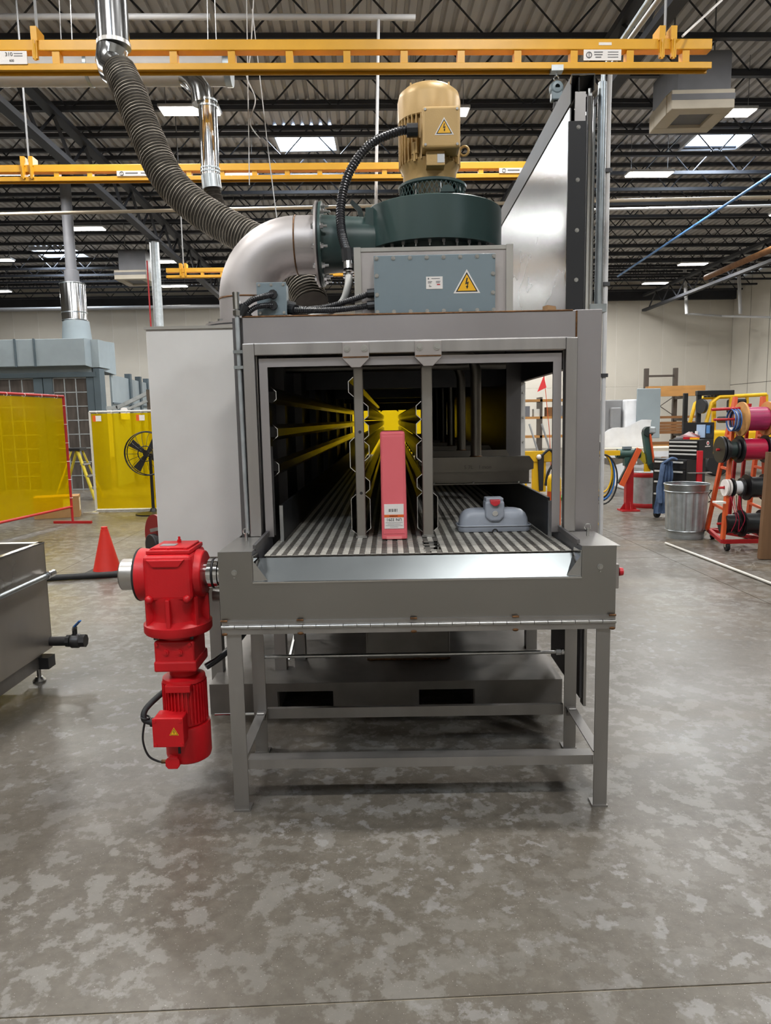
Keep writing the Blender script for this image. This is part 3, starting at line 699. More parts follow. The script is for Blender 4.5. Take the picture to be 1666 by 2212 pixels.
MB().box(-.578, .846, 3.0, 10.55, 1.852, 1.866).build('roof', 'stainless_dull', H)
MB().box(-.60, -.575, 3.0, 10.5, .72, 1.852).build('left_wall', 'inner_dark', H)
MB().box(.80, .83, 4.46, 10.5, .72, 1.852).box(.80, .83, 2.99, 4.46, 1.665, 1.852).build('right_wall', 'inner_dark', H)
MB().box(.71, .80, 4.40, 4.46, .72, 1.852).build('door_post', 'inner_steel', H)
tr = MB().box(.80, .826, 4.40, 4.46, .72, 1.66).build('door_trim', 'white_panel', H)
for z in (1.15, 1.3, 1.45, 1.6):
    MB().cyl((.813, 4.40, z), (.813, 4.394, z), .006, n=8).build('screw', 'bolt_steel', tr)
MB().box(-.60, .83, 10.45, 10.5, 1.585, 1.852).box(-.60, -.56, 10.45, 10.5, .72, 1.6).box(.69, .83, 10.45, 10.5, .72, 1.6).build('end_wall', 'inner_dark', H)
MB().prism([(-.145, 10.44, 1.6), (-.145, 10.44, 1.555), (-.11, 10.44, 1.59), (.08, 10.44, 1.59), (.115, 10.44, 1.555), (.115, 10.44, 1.6)], (0, .008, 0)).build('lane_arch', 'inner_dark', H)
MB().box(-.60, .83, 3.05, 10.5, .66, .70).build('belly_pan', 'inner_dark', H)
for y, z in ((3.35, 1.79), (3.75, 1.72), (4.4, 1.80), (5.3, 1.70), (6.2, 1.78)):
    MB().cyl((-.57, y, z), (.6 if y < 5 else .2, y, z), .022, n=10).build('ceiling_pipe', 'manifold_steel', H)
for y in (4.9, 7.0, 9.0): MB().box(-.575, .80, y, y+.08, 1.66, 1.85).build('baffle', 'inner_dark', H)
for y in (3.12, 3.6, 4.3, 5.1, 6.0, 7.0, 8.2, 9.4):
    MB().box(-.575, -.53, y, y+.07, .9, 1.85).build('wall_stiffener', 'inner_steel' if y < 5 else 'inner_dark', H)
mat('ink_scrawl', '4a4642', .5, .6, .1, 9)
# spray manifolds on the right lane
for i in range(9):
    y = 3.46 + i*.72; g = MB().prism([(.19, y, 1.19), (.655, y, 1.19), (.692, y, 1.20), (.692, y, 1.235), (.672, y, 1.262), (.19, y, 1.262)], (0, .05, 0)).build('spray_manifold', 'manifold_steel', H)
    if i == 0: text('S 7L    l mon', 'scrawl', 'ink_scrawl', g, (.42, y-.0006, 1.212), .026)
    MB().box(.19, .68, y+.05, y+.09, 1.13, 1.19).box(.19, .68, y+.0, y+.05, 1.128, 1.133).build('manifold_lip', 'manifold_steel', g)
    for x in (.205, .40, .62): MB().cyl((x, y+.005, 1.133), (x, y+.005, 1.140), .006, n=8).build('lip_screw', 'bolt_steel', g)
    MB().tube([(.415, y+.03, 1.26), (.415, y+.03, 1.68), (.40, y+.03, 1.735), (.36, y+.03, 1.76), (.22, y+.03, 1.765)], .026, 14).build('riser', 'manifold_steel', g)
    MB().torus((.415, y+.03, 1.264), (0, 0, 1), .027, .004, 16, 6).build('weld_ring', 'weld', g)
for x, l in ((-.462, 1), (.655, 0)):
    gb = MB().box(x-.006, x+.006, 2.93 if l else 2.96, 10.3, .945, 1.115 if not l else 1.105).build('guard_board', 'guard_black', H)
    MB().box(x-.007, x+.007, 2.925, 2.935, .945, 1.105).build('board_edge', 'aluminium', gb)
def c_rail(x, side, z0, z1, d=.022, y0=2.985, y1=10.3):
    c = min(.018, (z1-z0)*.3)
    return MB().strip([(0, z0), (side*d, z0+c), (side*d, z1-c), (0, z1)], y0, y1, .0025, (x, 0))
def zr(py, x=780): return PY(x, py, 2.99).z
for a, b in ((838, 873), (917, 951), (992, 1027)):
    gr = c_rail(-.484, 1, zr(b, 590), zr(a, 590), .02, 2.93).build('side_guide_rail', 'rail_steel', H); c_rail(-.484, 1, zr(b, 590)-.0006, zr(a, 590)+.0006, .0206, 2.926, 2.93).build('bright_cut_edge', 'chrome', gr)  # highlight on the cut edge put in as a strip of brighter metal
    MB().box(-.53, -.484, 3.12, 3.19, zr(b, 590)+.01, zr(a, 590)-.01).build('rail_arm', 'inner_steel', H)
MB().box(-.515, -.488, 2.93, 2.936, .98, 1.35).build('jamb_plate', 'inner_steel', H)
# lane guides bolted to the mouth
def lane_guide(px0, px1, left, right, label, holes):
    xa, xb = PY(px0, 1000, 2.98).x, PY(px1, 1000, 2.98).x; xc = (xa+xb)/2
    t = thing('lane_guide', (xc, 2.97, .955), label, 'guide', 'lane guides')
    p = MB().box(xa, xb, 2.965, 3.01, .962, 1.70).build('post', 'post_steel', t, .004)
    MB().box(xa-.004, xb+.004, 2.96, 3.015, .955, .966).build('foot_cap', 'bolt_steel', t)
    br = MB().prism([(xc-.052, 2.822, 1.752), (xc+.052, 2.822, 1.752), (xc+.052, 2.822, 1.688), (xc+.018, 2.822, 1.655), (xc-.018, 2.822, 1.655), (xc-.052, 2.822, 1.688)], (0, .007, 0)).build('bracket', 'stainless_dull', t, .0015)
    MB().box(xc-.02, xc+.02, 2.829, 2.99, 1.66, 1.70).build('bracket_arm', 'post_steel', t)
    MB().box(xc-.05, xc+.05, 2.8195, 2.8225, 1.692, 1.697).build('weld_line', 'weld', br)
    for s in (-.034, .034):
        m = MB(); hexbolt(m, (xc+s, 2.822, 1.728), (0, -1, 0), .009, .009); m.build('bolt', 'bolt_steel', br)
    for z in holes: MB().cyl((xc+.003, 2.9655, z), (xc+.003, 2.9635, z), .0065, n=14).build('hole', 'ink', p)
    for s, lst in ((-1, left), (1, right)):
        for a, b in lst:
            gr = c_rail(xa if s < 0 else xb, s, zr(b), zr(a), .020).build('guide_rail', 'rail_steel', t); c_rail(xa if s < 0 else xb, s, zr(b)-.0006, zr(a)+.0006, .0206, 2.981, 2.985).build('bright_cut_edge', 'chrome', gr)  # brighter metal strip in front paints the edge highlight of each rail
    return t
lane_guide(768, 788, [(815, 856), (945, 1018), (1068, 1152)], [(869, 908), (910, 950), (953, 996), (1030, 1066), (1069, 1150)], 'left steel lane guide post with two holes, bolted over the tunnel mouth', (zr(933), zr(1064)))
lane_guide(912, 935, [(870, 907), (909, 950), (954, 1000), (1027, 1063), (1067, 1150)], [(1066, 1150)], 'right steel lane guide post without holes, bolted over the tunnel mouth', ())

# ------------------------------------------------------------------ skid and things below the tunnel
S = thing('machine_skid', (-.05, 3.4, 0), 'heavy steel base under the tunnel with two fork pockets', 'machine base')
xsk = [-.93, -.59, -.31, .115, .395, .83]
m = MB(); zk = .155; zp = .112
m.box(xsk[0], xsk[5], 3.4, 3.42, zp, zk)
for a, b in ((0, 1), (2, 3), (4, 5)): m.box(xsk[a], xsk[b], 3.4, 3.42, .0, zp)
m.build('front_beam', 'skid_steel', S)
MB().box(xsk[0], xsk[5], 3.42, 10.4, zk-.01, zk).build('deck_plate', 'skid_steel', S)
for x in (xsk[0], xsk[5]-.02): MB().box(x, x+.02, 3.42, 10.4, 0, zk-.01).build('side_beam', 'skid_steel', S)
for a in (1, 2, 3, 4): MB().box(xsk[a]-.004, xsk[a]+.004, 3.42, 5.2, 0, zk-.01).build('pocket_wall', 'skid_steel', S)
MB().box(-.155, .30, 3.72, 4.3, zk, .66).build('sump_box', 'skid_steel', S, .012)
MB().tube([(-.15+i*.03, 3.716, zk+.004+random.uniform(0, .006)) for i in range(16)], .006, 5).build('weld_bead', 'weld', S)
for x, y in ((-.60, 3.62), (-.52, 3.78), (.77, 3.9)): MB().box(x-.03, x+.03, y-.03, y+.03, zk, .66).build('stub_post', 'leg_steel', S)
MB().bar((-.57, 3.7, zk+.02), (-.50, 3.9, .5), .012).build('brace', 'bolt_steel', S)
MB().box(-.88, .80, 5.2, 5.3, zk, .60).build('rear_tank', 'skid_steel', S)
d = thing('access_door', (.82, 3.15, .19), 'dark hinged access door hanging at the right under the tunnel', 'door panel')
MB().box(.822, .834, 3.05, 3.62, .20, .72).build('panel', 'inner_dark', d)
MB().box(.834, .846, 3.03, 3.08, .17, .74).build('edge_angle', 'leg_steel', d)
MB().cyl((.822, 3.1, .55), (.80, 3.1, .55), .012, n=10).ball((.795, 3.1, .55), .016, 10, 6).build('latch', 'bolt_steel', d)

# ------------------------------------------------------------------ white side cabinet
C_ = thing('side_cabinet', (-.85, 3.35, .82), 'off-white flat sided cabinet hung on the left of the tunnel', 'cabinet')
MB().box(-1.107, -.605, 3.3, 5.3, .82, 1.885).build('body', 'white_panel', C_, .004)
MB().box(-1.112, -.605, 3.292, 3.302, 1.876, 1.889).build('top_edge', 'stainless', C_)
for x, y in ((-.93, 3.6), (-.93, 5.0)): MB().box(x-.03, x+.03, y-.03, y+.03, 0, .82).build('support_leg', 'leg_steel', C_)
cc = thing('steel_conduit', (-.60, 2.86, 1.9), 'thin grey conduit running down beside the tunnel mouth', 'conduit')
MB().tube([(-.596, 2.86, 1.93), (-.592, 2.86, 1.2), (-.59, 2.86, 1.0)], .009, 10).build('tube', 'galv_dull', cc)
MB().cyl((-.597, 2.86, 1.955), (-.596, 2.86, 1.89), .014, n=12).cyl((-.596, 2.86, 1.885), (-.596, 2.86, 1.865), .016, n=6, sm=False).build('coupling', 'chrome', cc)
for z in (1.66, 1.72): MB().box(-.615, -.577, 2.846, 2.852, z, z+.012).build('strap', 'galvanised', cc)

# ------------------------------------------------------------------ elbow duct
E_ = thing('elbow_duct', (-.68, 3.55, 1.889), 'large dull stainless elbow pipe bolted between cabinet and fan', 'duct')
ex, ey, ez, er, R = -.685, 3.55, 2.29, .134, .25
arc = [(ex+R-R*math.cos(PI/2*i/14), ey, ez-R+R*math.sin(PI/2*i/14)) for i in range(15)]
MB().tube(arc, er, 36, cap=False).build('bend', 'elbow_steel', E_)
MB().cyl((ex, ey, 1.90), (ex, ey, ez-R), er, n=36, cap=False).build('lower_pipe', 'elbow_steel', E_)
MB().cyl((ex+R, ey, ez), (-.325, ey, ez), er, n=36, cap=False).build('outlet_pipe', 'elbow_steel', E_)
MB().torus((ex, ey, ez-R), (0, 0, 1), er, .004, 40, 6).build('weld_ring', 'weld', E_); MB().torus((ex+R, ey, ez), (1, 0, 0), er, .004, 40, 6).build('weld_ring', 'weld', E_)
f = MB().cyl((ex, ey, 1.889), (ex, ey, 1.903), .205, n=40).build('base_flange', 'stainless_dull', E_); MB().cyl((ex, ey, 1.903), (ex, ey, 1.908), .207, n=40).build('gasket', 'black_rubber', E_)
MB().cyl((ex, ey, 1.908), (ex, ey, 1.918), .205, n=40).build('base_flange', 'stainless_dull', E_)
for i in range(10):
    a = 2*PI*(i+.5)/10; m = MB(); hexbolt(m, (ex+.178*math.cos(a), ey+.178*math.sin(a), 1.918), (0, 0, 1), .012, .014); m.build('flange_bolt', 'bolt_steel', f)
f2 = MB().cyl((-.337, ey, ez), (-.327, ey, ez), .195, n=40).build('outlet_flange', 'stainless_dull', E_)
MB().cyl((-.327, ey, ez), (-.321, ey, ez), .196, n=40).build('gasket', 'black_rubber', E_)
for i in range(12):
    a = 2*PI*(i+.5)/12; m = MB(); c = V(-.309, ey+.17*math.cos(a), ez+.17*math.sin(a)); hexbolt(m, c, (1, 0, 0), .012, .016); m.cyl(c, c+V(.034, 0, 0), .006, n=8); hexbolt(m, c-V(.028, 0, 0), (-1, 0, 0), .012, .012); m.build('flange_bolt', 'bolt_steel', f2)

# ------------------------------------------------------------------ blower and its motor
F_ = thing('centrifugal_fan', (.22, 3.62, 2.14), 'dark green drum-shaped centrifugal fan on top of the tunnel', 'fan')
fx, fy, fr = .222, 3.62, .332
MB().lathe((fx, fy, 0), (0, 0, 1), [(.0, 2.25), (.27, 2.25), (fr, 2.25), (fr, 2.435), (fr-.006, 2.44), (0, 2.44)], 64).build('scroll_housing', 'fan_green', F_)
MB().lathe((fx, fy, 0), (0, 0, 1), [(.0, 2.20), (.275, 2.20), (.275, 2.25)], 48).build('inlet_ring', 'fan_green_dark', F_)
for i in range(30):
    a = 2*PI*i/30; m = MB(); c = V(fx+.30*math.cos(a), fy+.30*math.sin(a), 2.25); m.cyl(c, c-V(0, 0, .012), .008, n=6, sm=False).cyl(c, c-V(0, 0, .026), .0045, n=6); m.build('rim_bolt', 'bolt_steel', F_)
for i in range(8):
    a = 2*PI*(i+.3)/8; MB().cbox((fx+.19*math.cos(a), fy+.19*math.sin(a), 2.165), (.02, .02, .075), a).build('stand_off', 'fan_green_dark', F_)
MB().lathe((-.319, ey, ez), (1, 0, 0), [(.0, 0), (.193, 0), (.193, .012), (.135, .013), (.118, .24), (.11, .30)], 36).build('outlet_cone', 'fan_green', F_)
MB().box(-.10, .08, 3.45, 3.72, 2.255, 2.43).build('outlet_box', 'fan_green', F_, .004)
MB().prism([(fx-.355, 3.6, 2.40), (fx-.325, 3.6, 2.40), (fx-.345, 3.6, 2.47), (fx-.39, 3.6, 2.51), (fx-.40, 3.6, 2.495), (fx-.365, 3.6, 2.455)], (0, .02, 0)).build('lifting_lug', 'fan_green_dark', F_)
MB().lathe((fx, fy, 0), (0, 0, 1), [(.158, 2.545), (.165, 2.55), (.165, 2.562), (.10, 2.562)], 40).build('guard_collar', 'fan_green', F_)
# expanded-metal guard
m = MB(); ng = 44; zz = [2.44+.1075*k/5 for k in range(6)]
for i in range(ng):
    for k in range(5):
        for s in (1, -1):
            a0 = 2*PI*(i + (.5 if k % 2 else 0))/ng; a1 = a0 + s*PI/ng; r = .158
            m.bar((fx+r*math.cos(a0), fy+r*math.sin(a0), zz[k]), (fx+r*math.cos(a1), fy+r*math.sin(a1), zz[k+1]), .004, .0025)
stuff(m.build('mesh_guard', 'fan_green', F_))
for i in range(8):
    a = 2*PI*(i+.25)/8; MB().cyl((fx+.15*math.cos(a), fy+.15*math.sin(a), 2.44), (fx+.15*math.cos(a), fy+.15*math.sin(a), 2.545), .006, n=8).build('stud', 'bolt_steel', F_)
MB().cyl((fx+.06, fy-.158, 2.49), (fx+.06, fy-.172, 2.49), .032, n=18).box(fx+.028, fx+.092, fy-.172, fy-.158, 2.44, 2.49).build('access_lug', 'fan_green', F_)
M_ = thing('fan_motor', (fx, fy, 2.56), 'tan finned electric motor standing upright on the green fan', 'motor')
mx, my = fx-.012, fy
MB().lathe((mx, my, 0), (0, 0, 1), [(0, 2.562), (.128, 2.562), (.128, 2.62), (.140, 2.64), (.142, 2.66)], 40).build('end_bell', 'motor_tan', M_)
MB().lathe((mx, my, 0), (0, 0, 1), [(.0, 2.64), (.130, 2.64), (.130, 2.86), (0, 2.86)], 40).build('body', 'motor_tan', M_)
for i in range(40):
    a = 2*PI*i/40; MB().cbox((mx+.139*math.cos(a), my+.139*math.sin(a), 2.752), (.020, .005, .205), a).build('cooling_fin', 'motor_tan', M_)
MB().lathe((mx, my, 0), (0, 0, 1), [(.145, 2.845), (.150, 2.85), (.150, 2.945), (.142, 2.975), (.115, 2.998), (.06, 3.008), (.0, 3.010)], 44).build('fan_cowl', 'motor_tan', M_)
for i in range(4):
    a = PI/4+i*PI/2; MB().cyl((mx+.125*math.cos(a), my+.125*math.sin(a), 2.97), (mx+.125*math.cos(a), my+.125*math.sin(a), 3.0), .005, n=6).build('cowl_screw', 'motor_tan', M_)
for i in range(4):
    a = PI/4+.25+i*PI/2; MB().cbox((mx+.142*math.cos(a), my+.142*math.sin(a), 2.70), (.024, .03, .05), a).cyl((mx+.15*math.cos(a), my+.15*math.sin(a), 2.64), (mx+.15*math.cos(a), my+.15*math.sin(a), 2.72), .007, n=6).build('tie_lug', 'motor_tan', M_)
tb = MB().box(.166, .338, 3.40, 3.52, 2.665, 2.845).build('terminal_box', 'motor_tan', M_, .012, 3)
for x, z in ((.180, 2.83), (.180, 2.68), (.324, 2.83), (.324, 2.68)): MB().cyl((x, 3.40, z), (x, 3.396, z), .006, n=8).build('lid_screw', 'bolt_steel', tb)
MB().box(.185, .27, 3.43, 3.50, 2.60, 2.665).build('lower_box', 'motor_tan', M_, .004)
MB().box(.235, .268, 3.4285, 3.43, 2.612, 2.65).build('rating_plate', 'aluminium', M_)
MB().torus((.372, 3.56, 2.705), (.3, 1, 0), .021, .006, 18, 8).cyl((.335, 3.565, 2.70), (.352, 3.562, 2.704), .006, n=8).build('lifting_eye', 'motor_tan', M_)
def warn_sign(parent, c, s, wb=True, yd=-1):
    """triangular high-voltage sticker, facing -Y"""
    c = Vector(c); h = s*.866
    def tri(k, y): return [(c.x-k*s/2, c.y+y, c.z-h/3*k), (c.x+k*s/2, c.y+y, c.z-h/3*k), (c.x, c.y+y, c.z+h*2/3*k)]
    o = MB().prism(tri(1.22, -.0004), (0, -.0004, 0)).build('warning_sticker', 'label_white' if wb else 'sign_yellow', parent, .002 if s > .05 else 0)
    MB().prism(tri(1.0, -.0009), (0, -.0004, 0)).build('triangle_border', 'ink', o)
    MB().prism(tri(.84, -.0014), (0, -.0004, 0)).build('triangle_field', 'sign_yellow', o)
    def q(x, z): return (c.x+x*s, c.y-.0019, c.z+z*s)
    MB().prism([q(-.01, .32), q(.05, .32), q(.0, .12), q(.09, .16), q(.035, -.07), q(-.01, -.07), q(.025, .07), q(-.075, .03)], (0, -.0004, 0)).prism([q(.015, -.17), q(-.045, -.04), q(.075, -.04)], (0, -.0004, 0)).build('lightning_bolt', 'ink', o)
    return o
warn_sign(tb, (.265, 3.3995, 2.745), .072)
# corrugated power conduits
def conduit(pts, r, label, glands=()):
    t = thing('corrugated_conduit', pts[0], label, 'conduit')
    corrugated(spline(pts, 6), r, r*.62, r*.14, 12, 4).build('corrugated_tube', 'black_conduit', t)
    for a, b, rr in glands: MB().cyl(a, b, rr, n=10, sm=False).build('gland', 'black_plastic', t)
    return t
g0 = PY(905, 281, 3.44)
pts = [g0+V(-.04, 0, 0)] + [PY(x, y, Y) for x, y, Y in ((860, 284, 3.43), (800, 312, 3.42), (755, 372, 3.4), (737, 440, 3.36), (738, 500, 3.3), (751, 548, 3.22))]
conduit(pts, .0215, 'thick black corrugated conduit arching from the tan motor down to the fan outlet', ((g0+V(-.055, 0, 0), g0+V(-.005, 0, 0), .03), (pts[-1]+V(-.002, 0, .02), pts[-1]+V(.002, 0, -.03), .027)))
e = pts[-1]; pp = [e+V(.002, 0, -.03), e+V(.003, -.01, -.09), PY(752, 620, 3.16), PY(738, 655, 3.15), PY(700, 678, 3.15), PY(660, 690, 3.15)]
t = thing('grey_conduit', e, 'smooth grey conduit curving down from the end of the black conduit behind the header', 'conduit')
MB().tube(spline(pp[1:], 6), .017, 12).build('tube', 'grey_conduit', t); MB().cyl(pp[0], pp[1]+V(0, 0, .02), .022, n=14).build('coupling', 'chrome', t)
for k in range(3): MB().cyl(pp[1]+V(0, 0, .016-.012*k), pp[1]+V(0, 0, .010-.012*k), .025, n=14).build('nut', 'chrome', t)

# ------------------------------------------------------------------ electrical boxes on the roof
X_ = thing('fan_plinth', (.18, 3.2, 1.866), 'pinkish stainless box under the green fan behind the grey cover', 'plinth')
MB().box(-.135, .505, 2.985, 4.0, 1.866, 2.14).build('body', 'stainless_dull', X_, .003)
for x in (-.137, .478): MB().box(x, x+.028, 2.975, 2.987, 1.866, 2.141).build('corner_strip', 'stainless', X_)
MB().box(-.109, .478, 2.981, 2.987, 2.125, 2.14).build('weld_edge', 'stainless', X_)
K = thing('electrical_cover', (.185, 2.95, 1.866), 'flat grey bolted electrical cover with warning triangle above the tunnel mouth', 'electrical box')
cv = MB().box(-.056, .427, 2.925, 2.985, 1.868, 2.096).build('cover', 'box_grey', K, .002)
MB().box(-.048, .419, 2.9235, 2.9262, 1.874, 2.09).build('cover_face', 'box_grey', K)
bref = None
for x, z in [(-.045+i*.0665, z) for z in (1.878, 2.085) for i in range(8)] + [(x, z) for x in (-.045, .417) for z in (1.945, 2.018)]:
    if bref is None:
        m = MB(); hexbolt(m, (x, 2.9235, z), (0, -1, 0), .0055, .006); bref = m.build('cover_bolt', 'bolt_steel', K); b0 = (x, z)
    else: copy_to(bref, K, (x-b0[0], 0, z-b0[1]))
warn_sign(K, (.313, 2.9233, 1.975), .088)
lb = MB().box(.151, .217, 2.9218, 2.9235, 1.963, 2.011).build('data_label', 'label_white', K)
MB().box(.158, .163, 2.9213, 2.9219, 2.000, 2.006).build('print_mark', 'ink_grey', lb)
for k, (x0, x1, z) in enumerate(((.172, .206, 2.003), (.158, .175, 1.992), (.158, .172, 1.987), (.19, .208, 1.992), (.19, .206, 1.987), (.162, .168, 1.978), (.162, .172, 1.973))):
    MB().box(x0, x1, 2.9213, 2.9219, z-.0012, z+.0012).build('print_line', 'ink_grey', lb)
MB().box(.194, .207, 2.9213, 2.9219, 1.978, 1.982).build('print_line', 'vac_red', lb)
J = thing('junction_box', (-.47, 2.98, 1.866), 'small grey junction box with black conduits on the header left side', 'electrical box')
MB().box(-.527, -.412, 2.945, 3.02, 1.872, 2.003).build('body', 'box_grey', J, .003)
MB().box(-.529, -.410, 2.937, 2.945, 1.876, 2.005).build('lid', 'box_grey', J, .002)
for x in (-.518, -.47, -.421):
    for z in (1.886, 1.995):
        if x == -.47 and z < 1.9: continue
        m = MB(); hexbolt(m, (x, 2.937, z), (0, -1, 0), .004, .005); m.build('lid_screw', 'bolt_steel', J)
c1 = [PY(590, 636, 2.93), PY(572, 640, 2.90), PY(545, 648, 2.885), PY(524, 664, 2.875)]
conduit(c1, .0125, 'upper of two short black conduits looping left from the junction box', ((c1[0]+V(0, .02, 0), c1[0]+V(0, -.01, 0), .018), (c1[-1]+V(.01, 0, .008), c1[-1]+V(-.008, 0, -.03), .019)))
c2 = [PY(590, 660, 2.93), PY(570, 660, 2.905), PY(548, 666, 2.895), PY(530, 682, 2.89)]
conduit(c2, .0115, 'lower of two short black conduits looping left from the junction box', ((c2[0]+V(0, .02, 0), c2[0]+V(0, -.01, 0), .018), (c2[-1]+V(.012, 0, .01), c2[-1]+V(0, 0, -.012), .019)))
c3 = [PY(632, 664, 2.99), PY(665, 668, 2.98), PY(720, 660, 2.955), PY(800, 634, 2.95)]
conduit(c3, .0125, 'upper black conduit between the junction box and the grey cover', ((c3[0]+V(-.03, 0, .012), c3[0]+V(.01, 0, 0), .02), (c3[-1]+V(-.012, 0, 0), c3[-1]+V(.02, 0, .002), .018)))
c4 = [PY(634, 670, 2.96), PY(680, 671, 2.945), PY(740, 668, 2.94), PY(800, 660, 2.95)]
conduit(c4, .0125, 'lower black conduit between the junction box and the grey cover', ((c4[0]+V(-.03, .03, .01), c4[0]+V(.01, 0, 0), .022), (c4[-1]+V(-.012, 0, 0), c4[-1]+V(.02, 0, .002), .018)))

mat('channel_dark', '232221', .5, .6, .15, 6)
# ------------------------------------------------------------------ upright lift door on the right
D = thing('lift_door', (.75, 3.6, 1.866), 'tall polished steel lift door standing upright on the tunnel roof', 'door panel')
MB().box(.722, .730, 2.97, 5.2, 1.87, 2.645).build('sheet', 'plate_steel', D)
MB().box(.722, .727, 2.962, 2.968, 1.87, 2.645).build('sheet_edge', 'bolt_steel', D)
ch = MB().strip([(-.042, -.098), (-.042, 0), (.042, 0), (.042, -.05)], 2.95, 5.25, .004, (.768, 2.755)).build('top_channel', 'channel_dark', D)
MB().strip([(-.043, -.03), (-.043, 0), (.043, 0), (.043, -.03)], 2.944, 2.95, .006, (.768, 2.756)).build('bright_cut_edge', 'chrome', ch)
MB().box(.7255, .730, 2.95, 5.25, 2.754, 2.761).build('edge_bead', 'stainless', ch)
MB().box(.752, .757, 2.95, 3.2, 2.70, 2.751).build('channel_web', 'channel_dark', ch)
st = MB().box(.713, .782, 2.940, 2.950, 1.868, 2.588).build('seal_strip', 'strip_black', D)
for z in (2.565, 2.37, 2.18, 1.99):
    m = MB(); hexbolt(m, (.752, 2.940, z), (0, -1, 0), .0055, .004); m.build('strip_screw', 'bolt_steel', st)
MB().box(.74, .782, 2.952, 2.96, 1.868, 2.70).build('back_angle', 'stainless_frame', D)
cyl = MB().cyl((.801, 2.97, 1.87), (.801, 2.97, 2.685), .016, n=18).build('lift_cylinder', 'chrome', D)
MB().cyl((.825, 3.0, 1.868), (.825, 3.0, 2.66), .010, n=12).build('guide_rod', 'polished', D)
MB().cyl((.801, 2.97, 2.685), (.801, 2.97, 2.715), .010, n=10).build('rod_clevis', 'bolt_steel', cyl)
MB().box(.782, .812, 2.975, 3.05, 1.868, 2.70).build('outer_channel', 'stainless_frame', D)
for y in (5.16,): MB().box(.72, .82, y, y+.04, 1.87, 2.70).build('rear_post', 'inner_steel', D); 
MB().cyl((.70, 5.1, 2.2), (.70, 5.1, 2.68), .014, n=12).build('lift_cylinder', 'chrome', D)
MB().box(.80, .885, 2.97, 3.08, 1.868, 1.90).build('guide_foot', 'galvanised', D)
MB().cyl((.868, 3.03, 1.90), (.868, 3.03, 2.765), .017, n=18).build('guide_tube', 'galvanised', D)
wb = MB(Matrix.Translation((.655, 2.93, 1.866)) @ Matrix.Rotation(.3, 4, 'Z')).prism([(-.022, 0, 0), (.02, 0, 0), (.016, 0, .022), (-.02, 0, .026)], (0, .04, 0)).build('wood_block', 'cardboard', origin=(.655, 2.95, 1.866))
tag(wb, 'small wooden offcut lying on the header beside the lift door', 'wood block')

# ------------------------------------------------------------------ articles on the belt
pk = thing('pink_container', (.008, 3.05, .955), 'tall narrow pink plastic container standing between the lane guides', 'container')
m = MB(); w0, w1, dep = .0535, .0505, .33
m.prism([(.008-w0, 2.905, .956), (.008+w0, 2.905, .956), (.006+w1, 2.905, 1.402), (.006-w1, 2.905, 1.402)], (0, dep, 0))
m.build('body', 'pink_plastic', pk, .008, 3)
MB().box(.006-.044, .006+.044, 2.9035, 2.906, .98, 1.385).build('front_panel', 'pink_plastic', pk, .002)
MB().box(-.025, .038, 2.9025, 2.9055, .960, .9705).build('foot_tab', 'pink_light', pk)
lz = PY(853, 1116, 2.9).z
lab = MB().box(-.033, .047, 2.9015, 2.9035, lz-.05, lz+.052).build('paper_label', 'label_white', pk)
MB().box(-.033, .047, 2.9008, 2.9016, lz-.003, lz+.008).build('orange_band', 'label_orange', lab)
MB().box(-.012, .022, 2.9002, 2.9009, lz+.001, lz+.004).build('band_print', 'weld', lab)
for i in range(13):
    if i % 4 != 3: MB().box(-.014+i*.0028, -.0125+i*.0028, 2.9008, 2.9016, lz+.020, lz+.032).build('barcode_bar', 'ink', lab)
text('UN 3291', 'lettering', 'ink', lab, (.007, 2.9010, lz-.012), .017, (-1, 0, 0), (0, 0, -1))
for i, (a, b) in enumerate(((-.028, .042), (-.02, .034), (-.028, .042), (-.01, .024))): MB().box(a, b, 2.9008, 2.9016, lz-.0255-.006*i, lz-.0245-.006*i).build('print_line', 'ink_grey', lab)
vg = thing('plastic_hood', (.447, 3.13, .955), 'grey plastic hood with a red latch lying on the belt at right', 'plastic hood')
vx = .447; hw = .158
def rr_poly(w, d, r, z, n=5):
    out = []
    for cx, cyy, a in ((w-r, d-r, 0), (-w+r, d-r, 1), (-w+r, -d+r, 2), (w-r, -d+r, 3)):
        for i in range(n+1):
            t = (a + i/n)*PI/2; out.append((vx+cx+r*math.cos(t), 3.13+cyy+r*math.sin(t), z))
    return out
def loft(rings, capped=True):
    n = len(rings[0]); P = [p for r in rings for p in r]
    F = [(j*n+i, j*n+(i+1) % n, (j+1)*n+(i+1) % n, (j+1)*n+i) for j in range(len(rings)-1) for i in range(n)]
    if capped: F += [tuple(range(n))[::-1], tuple(range((len(rings)-1)*n, len(rings)*n))]
    return MB().add(P, F, True)
loft([rr_poly(hw*.985, .062, .03, .956), rr_poly(hw, .066, .032, .966), rr_poly(hw, .066, .032, .980)]).build('rim', 'vac_grey', vg)
MB().tube(rr_poly(hw+.001, .067, .032, .982), .003, 6, closed=True).build('rim_bead', 'vac_grey', vg)
loft([rr_poly(hw*.96, .058, .03, .980), rr_poly(hw*.94, .056, .032, 1.012), rr_poly(hw*.88, .052, .036, 1.034), rr_poly(hw*.78, .044, .036, 1.047), rr_poly(hw*.66, .034, .03, 1.052)]).build('shell', 'vac_grey', vg)
MB().prism([(vx-.042, 3.062, 1.02), (vx-.02, 3.062, 1.0), (vx+.02, 3.062, 1.0), (vx+.042, 3.062, 1.02), (vx+.042, 3.07, 1.09), (vx-.042, 3.07, 1.09)], (0, .085, 0)).build('neck', 'vac_grey', vg, .01, 3)
MB().box(vx-.038, vx+.038, 3.075, 3.15, 1.086, 1.103).build('neck_cap', 'vac_grey', vg, .004)
